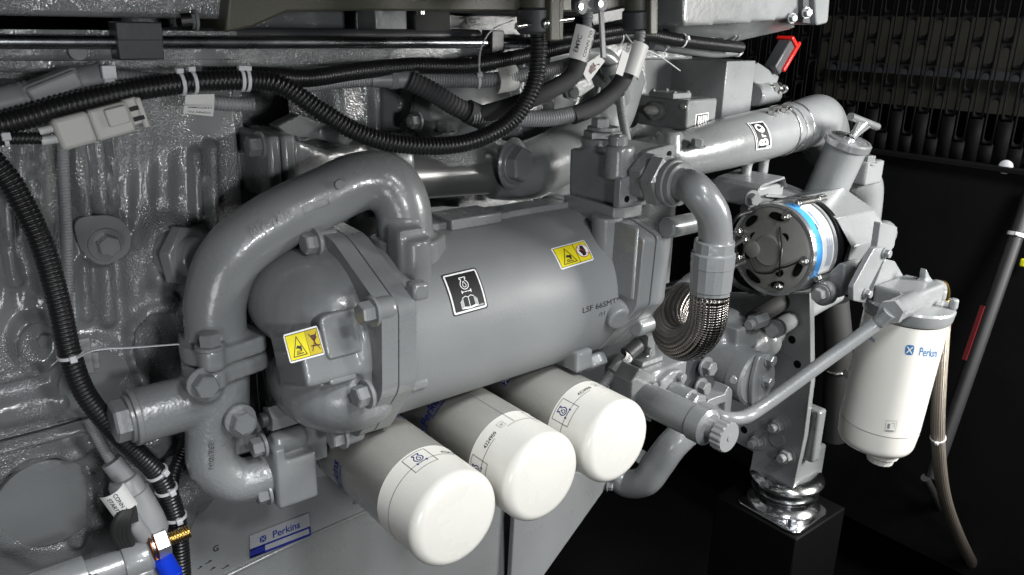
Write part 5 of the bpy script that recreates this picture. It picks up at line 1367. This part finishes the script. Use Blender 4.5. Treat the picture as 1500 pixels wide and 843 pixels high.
for q in ((1456, 532), (1450, 553)): g = G(); cyl(g, A(*q, -.2) + EY * .002, NY, .003, .009, 16); part('hole_shade', g, M['blackvoid'], hp_)  # drillings are black discs, their depth shade put into colour
g = G(); tube(g, [A(1470, 400, -.20), A(1478, 440, -.20), A(1482, 468, -.2)], .007, 12); tube(g, [A(1484, 400, -.20), A(1488, 440, -.20), A(1486, 470, -.2)], .006, 12); part('wire', g, M['copper'], hp_)
for q in ((1453, 458), (1492, 462)): g = G(); ellip(g, A(*q, -.2), (.010, .010, .007), n=14, k=8); part('clip', g, M['tie'], hp_)
cr_ = thing('cross_rail', 'dim grey horizontal rail crossing the black right background', 'rail', A(1430, 370, -.15))
g = G(); tube(g, [A(1362, 358, -.1), A(1440, 380, -.14), A(1540, 402, -.18)], .013, 16); part('rail', g, M['darkpaint'], cr_)
g = G(); box(g, A(1375, 410, -.1), (.03, .03, .12)); part('stub', g, M['blacksheet'], cr_)
for i, (x, y, s_) in enumerate(((1405, 651, .008), (1420, 645, .012), (1450, 653, .009))):
    g = G(); ellip(g, A(x, y, -.22), (s_, s_, s_), n=16, k=8); solo('bolt_head', ['small dull bolt head in the black right of the tan hose', 'round dark plug between two bolt heads at lower right', 'tiny shiny bolt head at lower right, nearest the right edge'][i], 'bolt', g, M['zinc'] if i != 1 else M['darkpaint'])
cp = thing('pipe_clamp', 'shiny hose clamp half hidden in the dark left of the fuel filter', 'clamp', A(1235, 540, -.2))
g = G(); torus(g, A(1228, 535, -.12), UP + NX * .3, .035, .005, 40); part('band', g, M['zinc'], cp)
g = G(); tube(g, [A(1222, 440, -.10), A(1228, 520, -.12), A(1222, 640, -.12)], .032, 28); part('rubber_hose', g, M['rubber'], cp)
g = G(); cyl(g, A(1240, 548, -.21), EX, .03, .010, 14); part('screw', g, M['zinc'], cp)

# ================================================================== STARTER SOLENOID, LOWER LEFT
stt = thing('starter_motor', 'pale grey starter motor body at the bottom left with bolted clamp', 'starter motor', A(150, 830, -.13))
sx = EX
P = A(70, 862, -.13)
sL = (A(205, 812, -.13) - P); sx = EX; 
so_ = A(60, 870, -.13)
g = G(); lathe(g, so_, EX, [(-.25, 0), (-.25, .0245), (.044, .0245), (.0445, .021), (.0455, .018), (.085, .018)], 40); part('body', g, M['paint'], stt, ang=30)
g = G(); lathe(g, so_, EX, [(.081, .016), (.081, .0215), (.083, .0226), (.106, .0226), (.111, .019), (.112, 0)], 40); part('end_cap', g, M['paint'], stt, ang=30)
g = G(); box(g, so_ + V((.097, -.010, -.03)), (.024, .026, .05)); part('clamp', g, M['paint'], stt, .004)
bolt(stt, so_ + V((.045, -.024, .010)), EX, .010)
so = thing('solenoid_valve', 'grey rounded plastic solenoid with side connector above the starter', 'solenoid', A(208, 740, -.10))
s0, s1_ = A(180, 702, -.10), A(222, 790, -.115); sxx = (s1_ - s0).normalized()
g = G(); lathe(g, s0, sxx, [(0, 0), (0, .015), (.004, .0175), (.018, .0185), (.0185, .021), (.055, .0235), (.074, .023), (.086, .016), (.088, 0)], 36); part('body', g, M['greyplastic'], so, ang=30)
g = G(); tube(g, [A(163, 676, -.09), A(188, 708, -.098)], .0115, 22, 4); cyl(g, A(185, 704, -.098), sxx, .008, .0085, 18); part('nose', g, M['greyplastic'], so)
g = G(); tube(g, [A(212, 786, -.13), A(200, 772, -.135), A(190, 756, -.135)], .009, 18); part('spout', g, M['greyplastic'], so)
g = G(); 
for k in range(4): tube(g, [A(182 + 3 * k, 748 - k, -.150), A(172 + 5 * k, 762, -.152), A(168 + 6 * k, 780, -.145), A(178 + 5 * k, 800, -.13)], .0045, 12)
box(g, A(186, 753, -.145), (.018, .016, .018)); part('taped_lead', g, M['rubber'], so)
st2 = thing('terminal_stud', 'threaded brass stud with pale hex nut and copper ring terminal', 'terminal', A(240, 790, -.135))
t0, t1 = A(205, 808, -.135), A(277, 779, -.135); tx = (t1 - t0).normalized(); TL = (t1 - t0).length
g = G(); c, _ = resample([t0, t1], .0005); sweep(g, c, [S(10, t1) * (1 - .14 * abs(((i % 6) / 3) - 1)) for i in range(len(c))], 20); part('brass_thread', g, M['brass'], st2, ang=80)
g = G(); hexa(g, t0.lerp(t1, .30), tx, TL * .26, S(38, t1), .3); part('nut', g, M['plated'], st2, ang=30)
g = G(); cyl(g, t0.lerp(t1, .22), tx, TL * .05, S(17, t1), 26); part('washer', g, M['zinc'], st2)
g = G()
for k in (0, 1): ring(g, t0.lerp(t1, .17 + .09 * k), tx, TL * .05, S(7, t1), S(21, t1), 28)
tube(g, [t0.lerp(t1, .2) - UP * .015, A(232, 818, -.14), A(240, 830, -.142)], .006, 14); part('ring_terminal', g, M['copper'], st2)
bc = thing('battery_cable', 'cable with bright blue sleeve dropping from the copper terminal', 'cable', A(250, 840, -.14))
g = G(); tube(g, [A(236, 815, -.142), A(248, 836, -.145), A(262, 868, -.148)], .0115, 22, 8); part('blue_sleeve', g, M['bluesleeve'], bc)
g = G(); torus(g, A(250, 840, -.1455), A(262, 868, -.148) - A(248, 836, -.145), .0118, .0012); part('seam', g, M['bluesleeve'], bc)
g = G(); tube(g, [A(222, 808, -.13), A(224, 830, -.13), A(232, 860, -.13)], [.012, .010, .011], 16); solo('rubber_boot', 'dark grey rubber boot left of the blue sleeve', 'cable boot', g, M['greyconduit'])

# ================================================================== CAMERA
cam = bpy.data.cameras.new('camera'); co = bpy.data.objects.new('camera', cam); COL.objects.link(co); SC.camera = co
cam.sensor_width = 36; cam.lens = F / 1500 * 36; cam.clip_start = .02; cam.clip_end = 100
cam.shift_y = 0
rt, up_, fw = cam2w(V((1, 0, 0))), cam2w(V((0, 1, 0))), cam2w(V((0, 0, 1)))
m = Matrix((rt, up_, -fw)).transposed().to_4x4(); m.translation = CAM; co.matrix_world = m
cam.dof.use_dof = False

# unseen slab added overhead on the left to shade the upper engine
g = G(); box(g, V((-.15, .06, .47)), (1.5, 1.34, .10)); solo('shade_slab', '', '', g, M['blackvoid'], kind='structure')
# ================================================================== LIGHT
w = bpy.data.worlds.new('World'); SC.world = w; w.use_nodes = True
w.node_tree.nodes['Background'].inputs[0].default_value = (.9, .95, 1, 1); w.node_tree.nodes['Background'].inputs[1].default_value = .016
def lamp(name, loc, tgt, sx, sy, power, col=(1, 1, 1)):
    l = bpy.data.lights.new(name, 'AREA'); l.shape = 'RECTANGLE'; l.size = sx; l.size_y = sy; l.energy = power; l.color = col
    o = bpy.data.objects.new(name, l); COL.objects.link(o); o.location = loc
    o.rotation_euler = (V(tgt) - V(loc)).to_track_quat('-Z', 'Y').to_euler(); return o
kl_ = kl_ = kl_ = kl_ = kl_ = lamp('key_lamp', (1.52, -1.5, .45), (1.05, -.2, -.12), .45, .45, 21, (1, .985, .955)); kl_.data.spread = math.radians(80)
lamp('overhead_lamp', (.05, -1.72, 1.68), (.1, -.2, -.2), .7, .4, 62, (.97, .985, 1))
lamp('high_lamp', (-.1, -2.2, 1.32), (-.3, 0, -.1), .2, .2, 22, (.97, .985, 1))
lamp('fill_lamp', (-.45, -2.0, .35), (-.35, 0, -.1), .15, .15, 13, (.96, .985, 1))
lamp('side_fill', (-.95, -1.15, -.15), (-.1, -.25, -.2), .35, .35, 3.5, (.97, .985, 1))  # added low fill that lifts the filter sides and lower left wall
SC.view_settings.view_transform = 'Standard'; SC.view_settings.look = 'None'; SC.view_settings.exposure = -0.2; SC.view_settings.gamma = 1
SC.render.engine = 'CYCLES'
